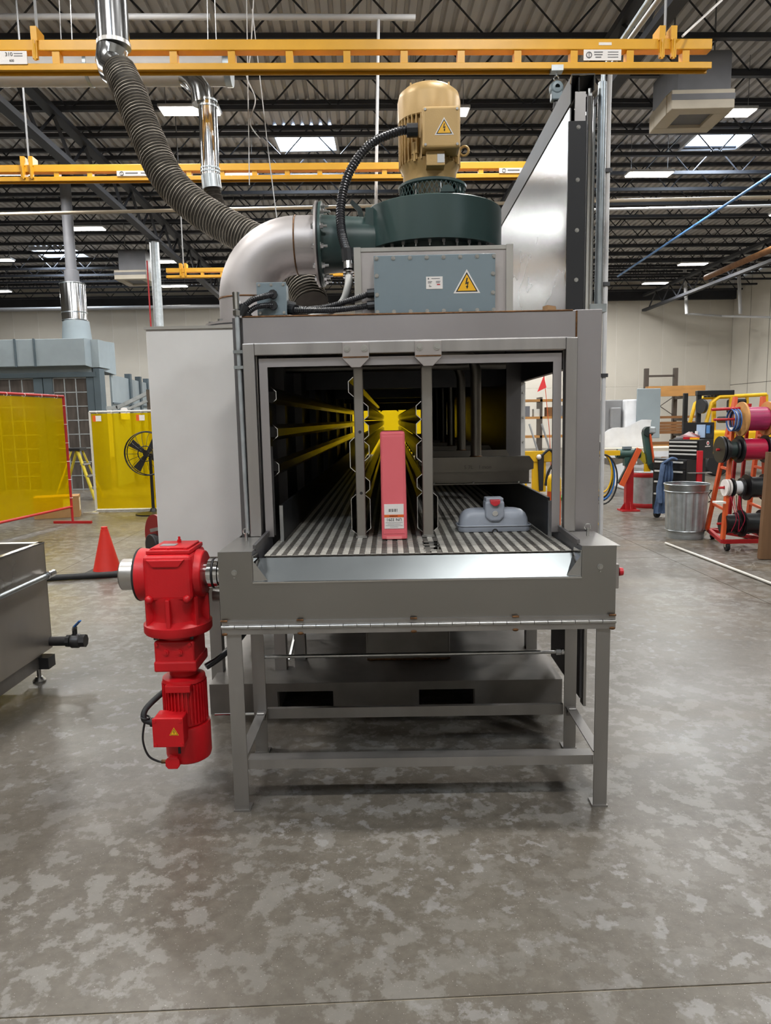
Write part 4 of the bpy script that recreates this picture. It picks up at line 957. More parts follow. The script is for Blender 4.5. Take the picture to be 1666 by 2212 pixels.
lt = MB().prism([(vx-.022, 3.060, 1.094), (vx+.022, 3.060, 1.094), (vx+.02, 3.056, 1.08), (vx+.006, 3.054, 1.070), (vx-.006, 3.054, 1.070), (vx-.02, 3.056, 1.08)], (0, .03, .006)).build('latch', 'vac_red', vg, .002, label='red plastic latch')
MB().cyl((vx, 3.061, 1.038), (vx, 3.058, 1.037), .012, n=16).build('thumb_dimple', 'pvc_white', vg)
MB().torus((vx, 3.064, .958), (0, 1, 0), .010, .003, 14, 6).build('notch', 'ink', vg)
# ================================================================== red gear motor
G = thing('gear_motor', (-.862, 2.75, .09), 'bright red gear motor hanging vertically on the left drive shaft', 'gear motor')
gx, gy, gz = -.862, 2.75, .862
MB().box(-.955, -.768, 2.64, 2.86, .775, .955).build('gear_case', 'gear_red', G, .018, 3)
MB().cyl((-.998, gy, gz), (-.95, gy, gz), .105, .098, n=36).build('left_boss', 'gear_red', G, .004)
MB().torus((-.998, gy, gz), (1, 0, 0), .100, .006, 36, 8).build('oil_seal', 'black_rubber', G)
MB().cyl((-.775, gy, gz), (-.742, gy, gz), .098, .090, n=36).build('right_boss', 'gear_red', G, .004)
tc_ = MB().box(-.945, -.775, 2.66, 2.85, .955, .972).build('top_cover', 'gear_red', G, .004)
MB().box(-.93, -.785, 2.68, 2.835, .972, .980).build('cover_pad', 'gear_red', tc_, .003)
for x in (-.925, -.862, -.795):
    for y in (2.675, 2.838): 
        m = MB(); hexbolt(m, (x, y, .972), (0, 0, 1), .006, .007); m.build('cover_bolt', 'gear_red', tc_)
MB().cyl((-.852, 2.79, .980), (-.852, 2.79, .992), .008, n=6, sm=False).cyl((-.852, 2.79, .992), (-.852, 2.79, 1.004), .005, n=8).build('breather', 'gear_red', tc_)
MB().cbox((-.875, 2.73, .9812), (.06, .045, .002)).build('rating_plate', 'aluminium', tc_)
MB().prism([(-.938, 2.632, .94), (-.79, 2.632, .94), (-.815, 2.632, .91), (-.915, 2.632, .91)], (0, .012, 0)).build('cast_pad', 'gear_red', G, .004)
m = MB().lathe((gx, gy, 0), (0, 0, 1), [(.0, .79), (.115, .79), (.112, .755), (.10, .72), (.104, .69), (.125, .675), (.132, .67), (.132, .640), (.128, .634), (0, .634)], 40)
m.build('lower_case', 'gear_red', G)
for a in (-PI/2, -PI/2-.9, -PI/2+.9, 0, PI): MB().cbox((gx+.112*math.cos(a), gy+.112*math.sin(a), .725), (.03, .016, .12), a).build('rib', 'gear_red', G, .003)
for x in (-.935, -.79): MB().ball((x, 2.64, .785), .016, 12, 8).build('cast_lug', 'gear_red', G)
MB().cyl((gx, gy, .634), (gx, gy, .612), .078, n=28).build('neck', 'gear_red', G)
for i in range(4):
    a = PI/4+i*PI/2; MB().cyl((gx+.10*math.cos(a), gy+.10*math.sin(a), .636), (gx+.10*math.cos(a), gy+.10*math.sin(a), .616), .008, n=6, sm=False).build('flange_bolt', 'valve_dark', G)
hx = -.856
hc = MB().box(hx-.082, hx+.075, 2.665, 2.835, .515, .612).build('helical_case', 'gear_red', G, .010, 3)
MB().box(hx-.085, hx+.082, 2.66, 2.84, .488, .532).build('helical_base', 'gear_red', G, .008)
for x in (hx-.034, hx+.02): MB().cyl((x, 2.665, .568), (x, 2.659, .568), .011, n=14).cyl((x, 2.66, .568), (x, 2.656, .568), .005, n=6).build('oil_plug', 'gear_red', hc)
for x in (hx-.07, hx+.06): MB().cyl((x, 2.664, .60), (x, 2.658, .60), .007, n=6, sm=False).build('case_bolt', 'gear_red', hc)
MB().lathe((hx+.004, gy, 0), (0, 0, 1), [(.070, .49), (.055, .47), (.055, .455), (.083, .445), (.085, .43)], 32).build('motor_adapter', 'gear_red', G)
ox = hx+.004
MB().lathe((ox, gy, 0), (0, 0, 1), [(0, .435), (.078, .435), (.078, .255), (0, .255)], 36).build('motor_body', 'gear_red', G)
for i in range(36):
    a = 2*PI*i/36; MB().cbox((ox+.082*math.cos(a), gy+.082*math.sin(a), .345), (.012, .0045, .16), a).build('cooling_fin', 'gear_red', G)
MB().box(ox-.05, ox+.05, 2.655, 2.70, .405, .435).build('motor_foot_pad', 'gear_red', G, .004)
tb2 = MB().box(-.938, -.822, 2.605, 2.69, .212, .325).build('terminal_box', 'gear_red', G, .005)
MB().box(-.940, -.820, 2.598, 2.606, .210, .327).build('box_lid', 'gear_red', G, .003)
for x in (-.93, -.83):
    for z in (.220, .317): MB().cyl((x, 2.598, z), (x, 2.594, z), .0065, n=10).build('lid_screw', 'gear_red', tb2)
warn_sign(tb2, (-.856, 2.5978, .270), .030, False)
MB().lathe((ox+.005, gy, 0), (0, 0, 1), [(0, .252), (.088, .252), (.090, .24), (.090, .125), (.086, .108), (.07, .098), (0, .096)], 36).build('fan_cowl', 'gear_red', G)
MB().box(ox-.012, ox-.002, 2.658, 2.664, .155, .205).build('cowl_slot', 'ink', G)
MB().prism([(-.905, 2.648, .095), (-.915, 2.648, .108), (-.915, 2.648, .130), (-.905, 2.648, .142), (-.868, 2.648, .142), (-.858, 2.648, .130), (-.858, 2.648, .108), (-.868, 2.648, .095)], (0, .05, 0)).build('encoder_cap', 'gear_red', G, .003)
MB().cyl((-.915, 2.665, .12), (-.935, 2.665, .12), .008, n=10).build('cable_gland', 'weld', G)
MB().cyl((-1.072, gy, gz), (-.996, gy, gz), .062, n=32).build('shaft_cover', 'stainless', G, .006)
sh = MB().cyl((-.745, gy, gz), (-.630, gy, gz), .028, n=24).build('drive_shaft', 'chrome', G)
for x0, x1, r, mm in ((-.744, -.728, .048, 'chrome'), (-.726, -.712, .058, 'chrome'), (-.710, -.704, .060, 'black_rubber'), (-.702, -.688, .058, 'chrome'), (-.686, -.672, .050, 'chrome'), (-.670, -.655, .040, 'bolt_steel')):
    MB().cyl((x0, gy, gz), (x1, gy, gz), r, n=30).build('shrink_ring', mm, sh)
for i in range(10):
    a = 2*PI*i/10; MB().cyl((-.672, gy+.043*math.cos(a), gz+.043*math.sin(a)), (-.662, gy+.043*math.cos(a), gz+.043*math.sin(a)), .006, n=6, sm=False).build('ring_bolt', 'chrome', sh)
MB().cyl((-.745, 2.86, .745), (-.55, 2.86, .745), .026, n=18).build('torque_arm', 'leg_steel', G)
gl = V(-.948, 2.66, .285)
k = thing('motor_cable', gl, 'black cable with a loop leaving the side of the red motor', 'cable')
MB().cyl((-.938, 2.66, .285), (-.965, 2.66, .287), .018, n=12).build('gland', 'black_rubber', k)
MB().tube(spline([(-.965, 2.66, .287), (-.992, 2.66, .30), (-.988, 2.68, .335), (-.94, 2.74, .375), (-.90, 2.80, .39)], 6), .012, 10).build('thick_cable', 'black_rubber', k)
MB().tube(spline([(-.985, 2.658, .305), (-1.0, 2.655, .22), (-.985, 2.66, .15), (-.95, 2.665, .122), (-.93, 2.665, .12)], 8), .0042, 8).build('thin_cable', 'black_rubber', k)
MB().torus((-.986, 2.66, .308), (.3, 0, 1), .016, .004, 14, 6).build('strap', 'black_plastic', k)
tag(MB().tube(spline([(-.775, 2.80, .46), (-.72, 2.84, .49), (-.66, 2.90, .54), (-.61, 2.99, .60)], 6), .014, 12).build('black_hose', 'black_conduit', origin=(-.775, 2.80, .46)), 'black hose from behind the red motor up to the table leg', 'hose')

# ================================================================== LEFT SIDE OF THE HALL
tk = thing('steel_tank', (-2.6, 3.3, 0), 'open stainless tank cut off by the left picture edge', 'tank')
for a in ((-3.4, -2.0, 3.995, 4.0), (-3.4, -2.0, 2.4, 2.405), (-3.4, -3.395, 2.4, 4.0), (-2.005, -2.0, 2.4, 4.0)):
    MB().box(a[0], a[1], a[2], a[3], .19, .79).build('tank_wall', 'tank_steel', tk)
MB().box(-3.4, -2.0, 2.4, 4.0, .17, .19).build('tank_floor', 'tank_steel', tk)
for a in ((-3.4, -2.0, 3.95, 4.0), (-3.4, -2.0, 2.4, 2.45)): MB().box(*a, .788, .794).build('rim', 'stainless', tk)
MB().box(-2.03, -1.997, 2.4, 4.0, .786, .794).build('rim', 'polished', tk)
MB().box(-2.1, -2.015, 2.4, 3.9, .09, .165).build('base_rail', 'leg_steel', tk)
MB().box(-2.12, -1.96, 3.86, 3.94, .085, .15).build('foot_bracket', 'valve_dark', tk)
for y in (2.6, 3.9):
    for x in (-2.04, -3.3): MB().cyl((x, y, .02), (x, y, .14), .012, n=10).lathe((x, y, 0), (0, 0, 1), [(0, 0), (.036, 0), (.036, .01), (.018, .03), (0, .032)], 16).build('leveling_foot', 'bolt_steel', tk)
pr_ = MB().cyl((-1.955, 2.4, .615), (-1.955, 3.93, .615), .014, n=14).build('hand_rail', 'galvanised', tk)
MB().cyl((-1.955, 3.93, .615), (-1.955, 3.99, .615), .020, n=14).cyl((-1.955, 3.90, .615), (-1.955, 3.915, .615), .024, n=8, sm=False).cyl((-1.955, 3.95, .615), (-2.0, 3.95, .615), .014, n=10).build('rail_fitting', 'chrome', pr_)
vv = MB().cyl((-2.0, 3.985, .21), (-1.90, 3.985, .21), .028, n=18).build('drain_pipe', 'valve_dark', tk)
MB().cyl((-1.905, 3.985, .21), (-1.885, 3.985, .21), .036, n=8, sm=False).lathe((-1.885, 3.985, .21), (1, 0, 0), [(.03, 0), (.042, .012), (.042, .05), (.034, .06)], 18).cyl((-1.825, 3.985, .21), (-1.795, 3.985, .21), .038, n=8, sm=False).cyl((-1.856, 3.985, .25), (-1.856, 3.985, .285), .014, n=10).build('ball_valve', 'valve_dark', vv)
MB().bar((-1.857, 3.98, .275), (-1.845, 3.97, .30), .022, .012).build('valve_stem', 'bolt_steel', vv)
MB().bar((-1.85, 3.972, .297), (-1.795, 3.93, .345), .016, .006).build('valve_handle', 'handle_blue', vv, label='blue lever handle')
tag(MB().tube([(-3.3, 6.52, .032), (-2.3, 6.72, .032)], .03, 12).build('floor_pipe', 'black_rubber', origin=(-3.3, 6.52, 0)), 'black taped pipe lying on the floor in front of the cone', 'pipe')
cn = thing('traffic_cone', (-2.85, 6.92, 0), 'orange-red traffic cone standing behind the black floor pipe', 'traffic cone')
MB().box(-3.02, -2.68, 6.75, 7.09, 0, .025).build('base', 'black_rubber', cn, .008)
MB().lathe((-2.85, 6.92, 0), (0, 0, 1), [(.135, .02), (.125, .05), (.037, .415), (.036, .43), (.03, .43), (.03, .455), (0, .456)], 28).build('cone', 'cone_red', cn)
rd = thing('hose_reel', (-2.25, 6.5, 0), 'dark red reel disc with a black wheel half behind the white cabinet', 'reel')
MB().cyl((-2.21, 6.5, .42), (-2.18, 6.53, .42), .20, n=36).build('disc', 'dark_red', rd)
MB().cyl((-2.23, 6.42, .34), (-2.19, 6.46, .34), .11, n=28).build('wheel', 'black_rubber', rd, .01)
MB().bar((-2.23, 6.44, .48), (-2.13, 6.46, .50), .03).build('axle', 'bolt_steel', rd)
MB().bar((-2.19, 6.52, .42), (-2.0, 6.6, .02), .03).bar((-2.2, 6.7, .02), (-1.9, 6.5, .02), .03).build('stand', 'black_rubber', rd)
# amber welding screens
def screen(name, a, b, z0, z1, fm, label, ties=8, feet=True):
    a, b = Vector(a), Vector(b); d = (b-a).normalized(); nrm = V(-d.y, d.x, 0); L = (b-a).length
    t = thing(name, ((a+b)/2).to_tuple(), label, 'welding screen', 'amber welding screens')
    r = .018
    for p in (a, b): MB().cyl((p.x, p.y, .03), (p.x, p.y, z1), r, n=10).build('upright', fm, t)
    MB().cyl((a.x, a.y, z1), (b.x, b.y, z1), r, n=10).build('top_bar', fm, t); MB().cyl((a.x, a.y, z0), (b.x, b.y, z0), r, n=10).build('bottom_bar', fm, t)
    if feet:
        for p in (a, b): MB().bar(Vector((p.x, p.y, .018))-nrm*.3, Vector((p.x, p.y, .018))+nrm*.3, .035).build('foot', fm, t)
    nx, nz = 24, 14; P = []
    for j in range(nz+1):
        for i in range(nx+1):
            u = i/nx; w = j/nz; e = min(u, 1-u, w, 1-w)
            off = (.012*math.sin(u*17+w*2) + .010*math.sin(w*9+u*5))*min(1, e*8)
            q = a.lerp(b, .012+u*.976) + nrm*off; P.append((q.x, q.y, z0+.02+(z1-z0-.05)*w))
    MB().add(P, [(j*(nx+1)+i, j*(nx+1)+i+1, (j+1)*(nx+1)+i+1, (j+1)*(nx+1)+i) for j in range(nz) for i in range(nx)], True).build('film', 'amber_film', t)
    for i in range(ties):
        q = a.lerp(b, (i+.5)/ties); MB().torus((q.x, q.y, z1-.012), tuple(d), .026, .004, 10, 5).build('tie_ring', 'label_white', t)
    for i in range(6):
        z = z0+(z1-z0)*(i+.5)/6; MB().torus((b.x, b.y, z), (0, 0, 1), .024, .004, 10, 5).build('tie_ring', 'label_white', t)
    return t
screen('welding_screen', (-5.12, 7.5, 0), (-4.79, 10.5, 0), .25, 1.88, 'red_paint', 'amber welding screen in a red frame at the left picture edge')
s2 = screen('welding_screen', (-4.97, 11.8, 0), (-3.0, 11.8, 0), .04, 1.67, 'screen_white', 'amber welding screen in a white frame behind the pedestal fan', feet=False)
for x in (-4.82, -4.1):
    MB().cbox((x, 11.78, 1.56), (.09, .004, .09)).build('paper_tag', 'label_white', s2)
    MB().cbox((x-.07, 11.78, 1.56), (.05, .004, .10)).build('orange_tag', 'label_orange', s2)
MB().bar((-5.1, 11.6, .012), (-4.85, 11.6, .012), .03).bar((-4.97, 11.58, .012), (-4.97, 11.82, .012), .03).build('foot', 'screen_white', s2)
screen('welding_screen', (-1.5, 12.8, 0), (1.2, 12.8, 0), .06, 2.1, 'machine_yellow', 'amber welding screen seen through the far end of the tunnel', ties=5, feet=False)
bx = thing('cardboard_box', (-5.3, 11.75, 0), 'taped cardboard box with a white label under the red framed screen', 'box')
MB(Matrix.Translation((-5.38, 11.3, 0)) @ Matrix.Rotation(.35, 4, 'Z')).box(-.33, .33, -.2, .2, 0, .34).build('carton', 'cardboard', bx, .004)
MB(Matrix.Translation((-5.38, 11.3, 0)) @ Matrix.Rotation(.35, 4, 'Z')).box(.331, .334, -.15, .1, .1, .3).box(.1, .2, -.203, -.2, .15, .3).build('label', 'label_white', bx)
MB(Matrix.Translation((-5.38, 11.3, 0)) @ Matrix.Rotation(.35, 4, 'Z')).box(-.33, .33, -.03, .03, .34, .342).build('tape', 'wood_light', bx)
ld = thing('step_ladder', (-6.05, 14, 0), 'yellow step ladder standing between the two welding screens', 'ladder')
tx, ty, tz = -6.2, 14.0, .97
for s in (-.2, .2):
    MB().bar((tx-.05, ty+s*.55, tz), (tx-.42, ty+s, 0), .05, .025).build('rear_rail', 'fiberglass_yellow', ld)
    MB().bar((tx+.06, ty+s*.55, tz), (tx+.38, ty+s, 0), .06, .03).build('front_rail', 'fiberglass_yellow', ld)
for k in (.28, .52, .76): MB().bar((tx+.06+.32*k, ty-.14-.06*k, tz*(1-k)), (tx+.06+.32*k, ty+.14+.06*k, tz*(1-k)), .08, .03).build('tread', 'aluminium', ld)
MB().box(tx-.11, tx+.13, ty-.16, ty+.16, tz-.01, tz+.05).build('top_cap', 'black_plastic', ld, .01)
fn = thing('pedestal_fan', (-3.9, 11.3, 0), 'black round pedestal fan in front of the white framed screen', 'fan')
fc = V(-3.88, 11.28, .99)
for yy, rr in ((-.06, .34), (0, .35), (.06, .34), (-.07, .12)): MB().torus(fc+V(0, yy, 0), (0, 1, 0), rr, .008, 36, 6).build('cage_ring', 'black_plastic', fn)
for i in range(18):
    a = 2*PI*i/18; u = V(math.cos(a), 0, math.sin(a)); MB().tube([fc+V(0, -.09, 0)+u*.05, fc+V(0, -.075, 0)+u*.25, fc+u*.35], .0035, 5).build('cage_spoke', 'black_plastic', fn)
for i in range(4):
    a = PI/4+.2+i*PI/2; u = V(math.cos(a), 0, math.sin(a)); v = V(-math.sin(a), 0, math.cos(a))
    MB().prism([fc+u*.05-v*.03, fc+u*.30-v*.075, fc+u*.31+v*.055, fc+u*.05+v*.03], (0, .012, 0)).build('blade', 'black_rubber', fn)
MB().cyl(fc+V(0, -.04, 0), fc+V(0, .2, 0), .055, n=18).build('hub_motor', 'black_plastic', fn)
MB().cyl((-3.88, 11.42, .02), (-3.88, 11.42, .95), .025, n=12).build('pole', 'black_plastic', fn)
MB().lathe((-3.88, 11.42, 0), (0, 0, 1), [(.0, 0), (.28, 0), (.28, .02), (.06, .05), (.04, .10), (0, .1)], 28).build('base', 'black_plastic', fn)
# paint booth
bo = thing('spray_booth', (-9, 16.6, 0), 'blue grey spray booth with brown filter doors far behind the screens', 'booth')
for x0, x1 in ((-12.5, -8.14), (-8.12, -7.72), (-7.70, -6.62)): MB().box(x0, x1, 15.7, 16.7, 2.75, 3.33).build('plenum_section', 'booth_blue', bo, .01)
for x in (-8.13, -7.71): MB().box(x-.02, x+.02, 15.67, 15.70, 2.74, 3.34).build('seam_flange', 'booth_dark', bo)
MB().prism([(-6.62, 15.7, 2.75), (-6.62, 15.7, 3.33), (-6.35, 16.7, 3.33), (-6.35, 16.7, 2.60), (-6.62, 16.7, 2.6)], (0, .02, 0)).box(-6.62, -6.4, 15.9, 16.7, 2.72, 3.32).build('plenum_end', 'booth_blue', bo)
MB().box(-12.5, -6.6, 15.95, 16.7, 2.60, 2.75).build('lintel', 'booth_blue', bo)
MB().box(-12.5, -6.5, 15.9, 16.1, 2.52, 2.62).build('door_header', 'booth_dark', bo)
for x0, x1 in ((-7.92, -7.72), (-7.70, -7.50), (-6.74, -6.58), (-9.3, -9.1)): MB().box(x0, x1, 15.95, 16.08, 0, 2.52).build('door_stile', 'booth_dark', bo)
MB().box(-6.56, -6.42, 15.92, 16.2, 0, 2.7).build('corner_post', 'booth_dark', bo)
for a, b in ((-8.75, -7.92), (-7.50, -6.74)):
    w_ = (b-a)/3
    for i in range(3):
        for j in range(8):
            MB().box(a+i*w_+.012, a+(i+1)*w_-.012, 16.0, 16.05, 2.5-(j+1)*.31+.012, 2.5-j*.31-.012).build('filter_pad', 'filter_brown', bo)
    for i in range(4): MB().box(a+i*w_-.012, a+i*w_+.012, 15.985, 16.06, 0, 2.5).build('filter_bar', 'galv_dull', bo)
    for j in range(9): MB().box(a, b, 15.99, 16.055, 2.5-j*.31-.012, 2.5-j*.31+.012).build('filter_bar', 'galv_dull', bo)
MB().box(-12.5, -8.8, 16.0, 16.05, 0, 2.5).build('door_panel', 'booth_dark', bo)
wp = [(-6.45, 16.6), (-6.62, 18.2), (-6.75, 19.3), (-6.85, 20.2), (-6.95, 21.2)]
for (x0, y0), (x1, y1) in zip(wp, wp[1:]):
    MB().bar((x0, y0, 1.3), (x1, y1, 1.3), .04, 2.6).build('side_panel', 'booth_blue', bo)
    MB().box(x1-.07, x1+.07, y1-.06, y1+.06, 0, 2.72).build('side_post', 'booth_dark', bo)
    MB().bar((x0+.03, y0, 1.95), (x1+.03, y1, 1.95), .03, .04).build('side_rail', 'booth_dark', bo)
MB().cbox((-6.42, 17.3, 1.72), (.02, .55, .28)).build('cream_sign', 'label_white', bo)
ed = thing('booth_exhaust', (-7.32, 17, 3.33), 'wide bright exhaust duct rising from the spray booth', 'duct')
MB().cyl((-7.32, 16.95, 3.85), (-7.32, 16.95, 4.72), .28, n=32).build('wide_pipe', 'polished', ed)
MB().lathe((-7.32, 16.95, 0), (0, 0, 1), [(.28, 4.72), (.16, 4.75), (.16, 5.0), (.12, 5.02), (.12, 7.4)], 28).build('stack', 'hvac_dark', ed)
for z in (3.88, 4.05, 4.70): MB().torus((-7.32, 16.95, z), (0, 0, 1), .281, .012, 32, 6).build('band', 'galvanised', ed)
MB().lathe((-7.30, 16.95, 0), (0, 0, 1), [(.34, 3.32), (.29, 3.86)], 28).build('skirt', 'booth_blue', ed)
ar = thing('jib_arm', (-4.75, 14, 0), 'grey steel jib arms on a post beside the white cabinet', 'jib')
MB().box(-4.74, -4.64, 13.95, 14.05, 0, 2.12).build('post', 'rack_steel', ar)
MB().bar((-5.35, 14, 1.78), (-4.72, 14, 2.06), .06, .07).bar((-5.55, 14, 1.78), (-5.33, 14, 1.78), .06, .07).build('upper_arm', 'galv_dull', ar)
MB().bar((-5.1, 13.9, 1.75), (-4.72, 13.9, 1.9), .05, .05).build('lower_arm', 'galv_dull', ar)
# ================================================================== RIGHT SIDE OF THE HALL
tc2 = thing('trash_can', (3.47, 8.35, 0), 'dented galvanized trash can standing alone on the right floor', 'trash can')
cx, cy_ = 3.47, 8.35; n = 72; P = []
rings = [(.20, .02), (.215, .08), (.222, .12), (.238, .54), (.242, .57)]
for r, z in rings:
    for i in range(n):
        rr = r - (.010 if (i // 2) % 2 and .08 < z < .56 else 0); P.append((cx+rr*math.cos(2*PI*i/n), cy_+rr*math.sin(2*PI*i/n), z))
MB().add(P, [(j*n+i, j*n+(i+1) % n, (j+1)*n+(i+1) % n, (j+1)*n+i) for j in range(4) for i in range(n)]).build('fluted_wall', 'galv_dull', tc2)
MB().lathe((cx, cy_, 0), (0, 0, 1), [(.0, .01), (.19, .01), (.205, .0), (.21, .03), (.207, .07)], 40).build('base', 'galv_dull', tc2)
MB().lathe((cx, cy_, 0), (0, 0, 1), [(.242, .56), (.246, .60), (.25, .635)], 40).build('neck_band', 'galvanised', tc2)
for z, r in ((.095, .221), (.555, .244), (.637, .250)): MB().torus((cx, cy_, z), (0, 0, 1), r, .008, 40, 6).build('rolled_hoop', 'galvanised', tc2)
MB().tube([(cx+.235, cy_-.06, .42), (cx+.27, cy_-.06, .44), (cx+.27, cy_+.02, .50), (cx+.27, cy_-.06, .56), (cx+.238, cy_-.06, .56)], .007, 6).build('handle', 'valve_dark', tc2)
tag(MB().cyl((3.07, 7.9, .014), (3.22, 5.5, .014), .013, n=10).build('pvc_pipe', 'pvc_white', origin=(3.1, 7, 0)), 'white plastic pipe lying on the floor in front of the trash can', 'pipe')
tag(MB(Matrix.Translation((3.9, 6.95, 0)) @ Matrix.Rotation(.03, 4, 'Y')).box(-.26, .1, 0, .06, 0, 1.06).build('wood_plank', 'wood_post', origin=(3.9, 6.95, 0)), 'brown wooden board standing upright at the right picture edge', 'board')
# wire reel cart
rc = thing('reel_cart', (3.8, 7.85, 0), 'orange-red wheeled rack holding wire spools', 'cart')
for a, b in (((3.50, 7.45, .10), (4.05, 7.45, .10)), ((3.70, 8.25, .10), (4.15, 8.25, .10)), ((3.50, 7.45, .10), (3.70, 8.25, .10)), ((4.05, 7.45, .10), (4.15, 8.25, .10)), ((3.70, 8.25, .10), (4.05, 7.45, .10))):
    MB().bar(a, b, .04).build('base_bar', 'red_paint', rc)
for x, xt in ((3.52, 3.74), (3.98, 4.04)):
    MB().bar((x, 7.5, .11), (xt, 7.82, 1.62), .035, .05).build('upright', 'orange_paint', rc)
    MB().bar((x+.14, 8.2, .11), (xt+.03, 7.88, 1.62), .035, .05).build('upright', 'orange_paint', rc)
    for z in (.42, .85, 1.2): MB().bar((x+(xt-x)*z/1.62, 7.5+.32*z/1.62, z), (x+.14+(xt-x-.11)*z/1.62, 8.2-.32*z/1.62, z), .025).build('brace', 'orange_paint', rc)
for x in (3.80, 3.90): MB().bar((x, 7.98, .12), (x+.04, 7.9, 1.55), .03).build('rear_strut', 'red_paint', rc)
for z, x0 in ((1.385, 3.42), (1.067, 3.46), (.66, 3.50), (.27, 3.50)): MB().cyl((x0, 7.6, z), (4.12, 7.6, z), .014, n=10).build('spool_rod', 'red_paint', rc)
MB().cyl((3.40, 7.62, 1.49), (3.70, 7.62, 1.50), .016, n=10).build('spool_rod', 'red_paint', rc)
for x, y in ((3.55, 7.46), (3.73, 8.2), (4.03, 7.5), (4.12, 8.2)):
    w_ = MB().cyl((x-.018, y, .045), (x+.018, y, .045), .045, n=18).build('caster_wheel', 'black_rubber', rc, .006)
    MB().box(x-.024, x-.020, y-.02, y+.02, .04, .10).box(x+.020, x+.024, y-.02, y+.02, .04, .10).box(x-.024, x+.024, y-.02, y+.02, .088, .10).build('caster_fork', 'bolt_steel', w_)
MB().box(3.44, 3.54, 7.5, 7.6, .50, .52).build('shelf_tab', 'label_white', rc); MB().box(3.62, 3.74, 7.6, 7.66, 1.28, 1.30).build('shelf_tab', 'label_white', rc)
def spool(x0, x1, z, rd, rf, md, mf, label, y=7.6, core=.02):
    t = thing('wire_spool', ((x0+x1)/2, y, z-rf), label, 'wire spool', 'wire spools on the cart')
    m = MB(); k = 12; pr = [(core, 0)]
    for i in range(k+1): pr.append((rd*(1+(.012 if i % 2 else -.008)), (x1-x0)*(.06+.88*i/k)))
    pr.append((core, x1-x0)); m.lathe((x0, y, z), (1, 0, 0), pr, 28); m.build('wire_winding', md, t)
    for xa, xb in ((x0-.012, x0+.008), (x1-.008, x1+.012)): MB().lathe((xa, y, z), (1, 0, 0), [(core, 0), (rf, 0), (rf, xb-xa), (core, xb-xa)], 32, sm=True).build('flange', mf, t)
    return t
spool(3.71, 3.98, 1.385, .125, .18, 'magenta_wire', 'wood_light', 'large magenta wire spool with wooden flanges at the top of the cart')
spool(3.70, 3.97, 1.067, .112, .145, 'crimson_wire', 'black_plastic', 'crimson wire spool with black flanges, second from the cart top')
spool(3.57, 3.66, 1.067, .085, .11, 'fan_green_dark', 'black_plastic', 'small dark green spool left of the crimson spool')
spool(3.50, 3.53, 1.067, .05, .14, 'blue_wire', 'black_plastic', 'thin spool with a black disc at the far left of the crimson spool row')
cl = thing('wire_coil', (3.63, 7.6, 1.24), 'loose blue wire coil hanging left of the large magenta spool', 'wire coil')
for i in range(7): MB().torus((3.60+.011*i, 7.6, 1.375), (1, .05*(i % 3-1), 0), .115-.006*(i % 3), .0055, 26, 5).build('wire_turn', ('blue_wire', 'navy', 'pipe_white', 'blue_wire', 'navy', 'black_wire', 'blue_wire')[i], cl)
spool(3.80, 3.98, .66, .11, .14, 'black_wire', 'black_plastic', 'black wire spool in the third row of the cart')
spool(3.64, 3.74, .66, .07, .10, 'pale_cloth', 'black_plastic', 'small white wire spool left of the third-row black spool')
spool(3.57, 3.60, .66, .05, .09, 'pale_cloth', 'label_white', 'narrow white spool at the left end of the third row')
spool(3.76, 3.97, .27, .11, .145, 'black_wire', 'black_plastic', 'black wire spool in the lowest row nearest the floor')
spool(3.57, 3.70, .27, .10, .12, 'black_wire', 'black_plastic', 'short black spool with loose ends, left in the lowest row')
spool(4.06, 4.14, 1.067, .10, .13, 'black_wire', 'blue_wire', 'dark spool cut off at the right of the crimson spool')
for i in range(5):
    x = 3.6+i*.03; tag(MB().tube(spline([(x, 7.53, .58), (x+random.uniform(-.03, .03), 7.48, .45), (x+.04, 7.47, .33), (x+random.uniform(-.02, .05), 7.48, .20)], 5), .004, 5).build('loose_wire', random.choice(['black_wire', 'crimson_wire']), origin=(x, 7.5, .58)), 'loose thin wire end dangling between the lower spool rows', 'wire', 'loose wires on the cart')
# tool chests
def rot(x, y, a): return Matrix.Translation((x, y, 0)) @ Matrix.Rotation(a, 4, 'Z')
Mx = rot(4.02, 9.95, -.98)
lc = thing('tool_cabinet', (4.02, 9.95, 0), 'black rolling tool cabinet with silver drawer pulls behind the trash can', 'tool cabinet')
MB(Mx).box(-.26, .26, -.22, .22, .12, .84).build('body', 'black_plastic', lc, .008)
for k, (z0, z1) in enumerate(((.70, .82), (.55, .69), (.38, .54), (.20, .37))):
    dr = MB(Mx).box(-.25, .25, -.232, -.22, z0+.005, z1-.005).build('drawer', 'black_plastic', lc, .003)
    MB(Mx).box(-.22, .22, -.25, -.232, z1-.035, z1-.012).build('pull', 'pull_silver', dr, .004)
for i, (x, y) in enumerate(((-.21, -.17), (.21, -.17), (-.21, .17), (.21, .17))): MB(Mx).cyl((x-.02, y, .06), (x+.02, y, .06), .06, n=18).box(x-.015, x+.015, y-.015, y+.015, .07, .12).build('caster', 'black_rubber', lc)
uc = thing('tool_chest', (4.08, 9.98, .84), 'smaller black tool chest with four silver drawer pulls standing on the cabinet', 'tool chest')
Mu = rot(4.13, 9.93, -.98)
MB(Mu).box(-.21, .25, -.14, .2, .842, 1.10).build('body', 'black_plastic', uc, .006)
for k in range(4):
    dr = MB(Mu).box(-.2, .24, -.152, -.14, .87+k*.055, .918+k*.055).build('drawer', 'black_plastic', uc)
    MB(Mu).box(-.19, .23, -.165, -.152, .89+k*.055, .912+k*.055).build('pull', 'pull_silver', dr, .003)
MB(Mu).box(-.21, .25, .19, .2, 1.10, 1.33).build('open_lid', 'black_plastic', uc)
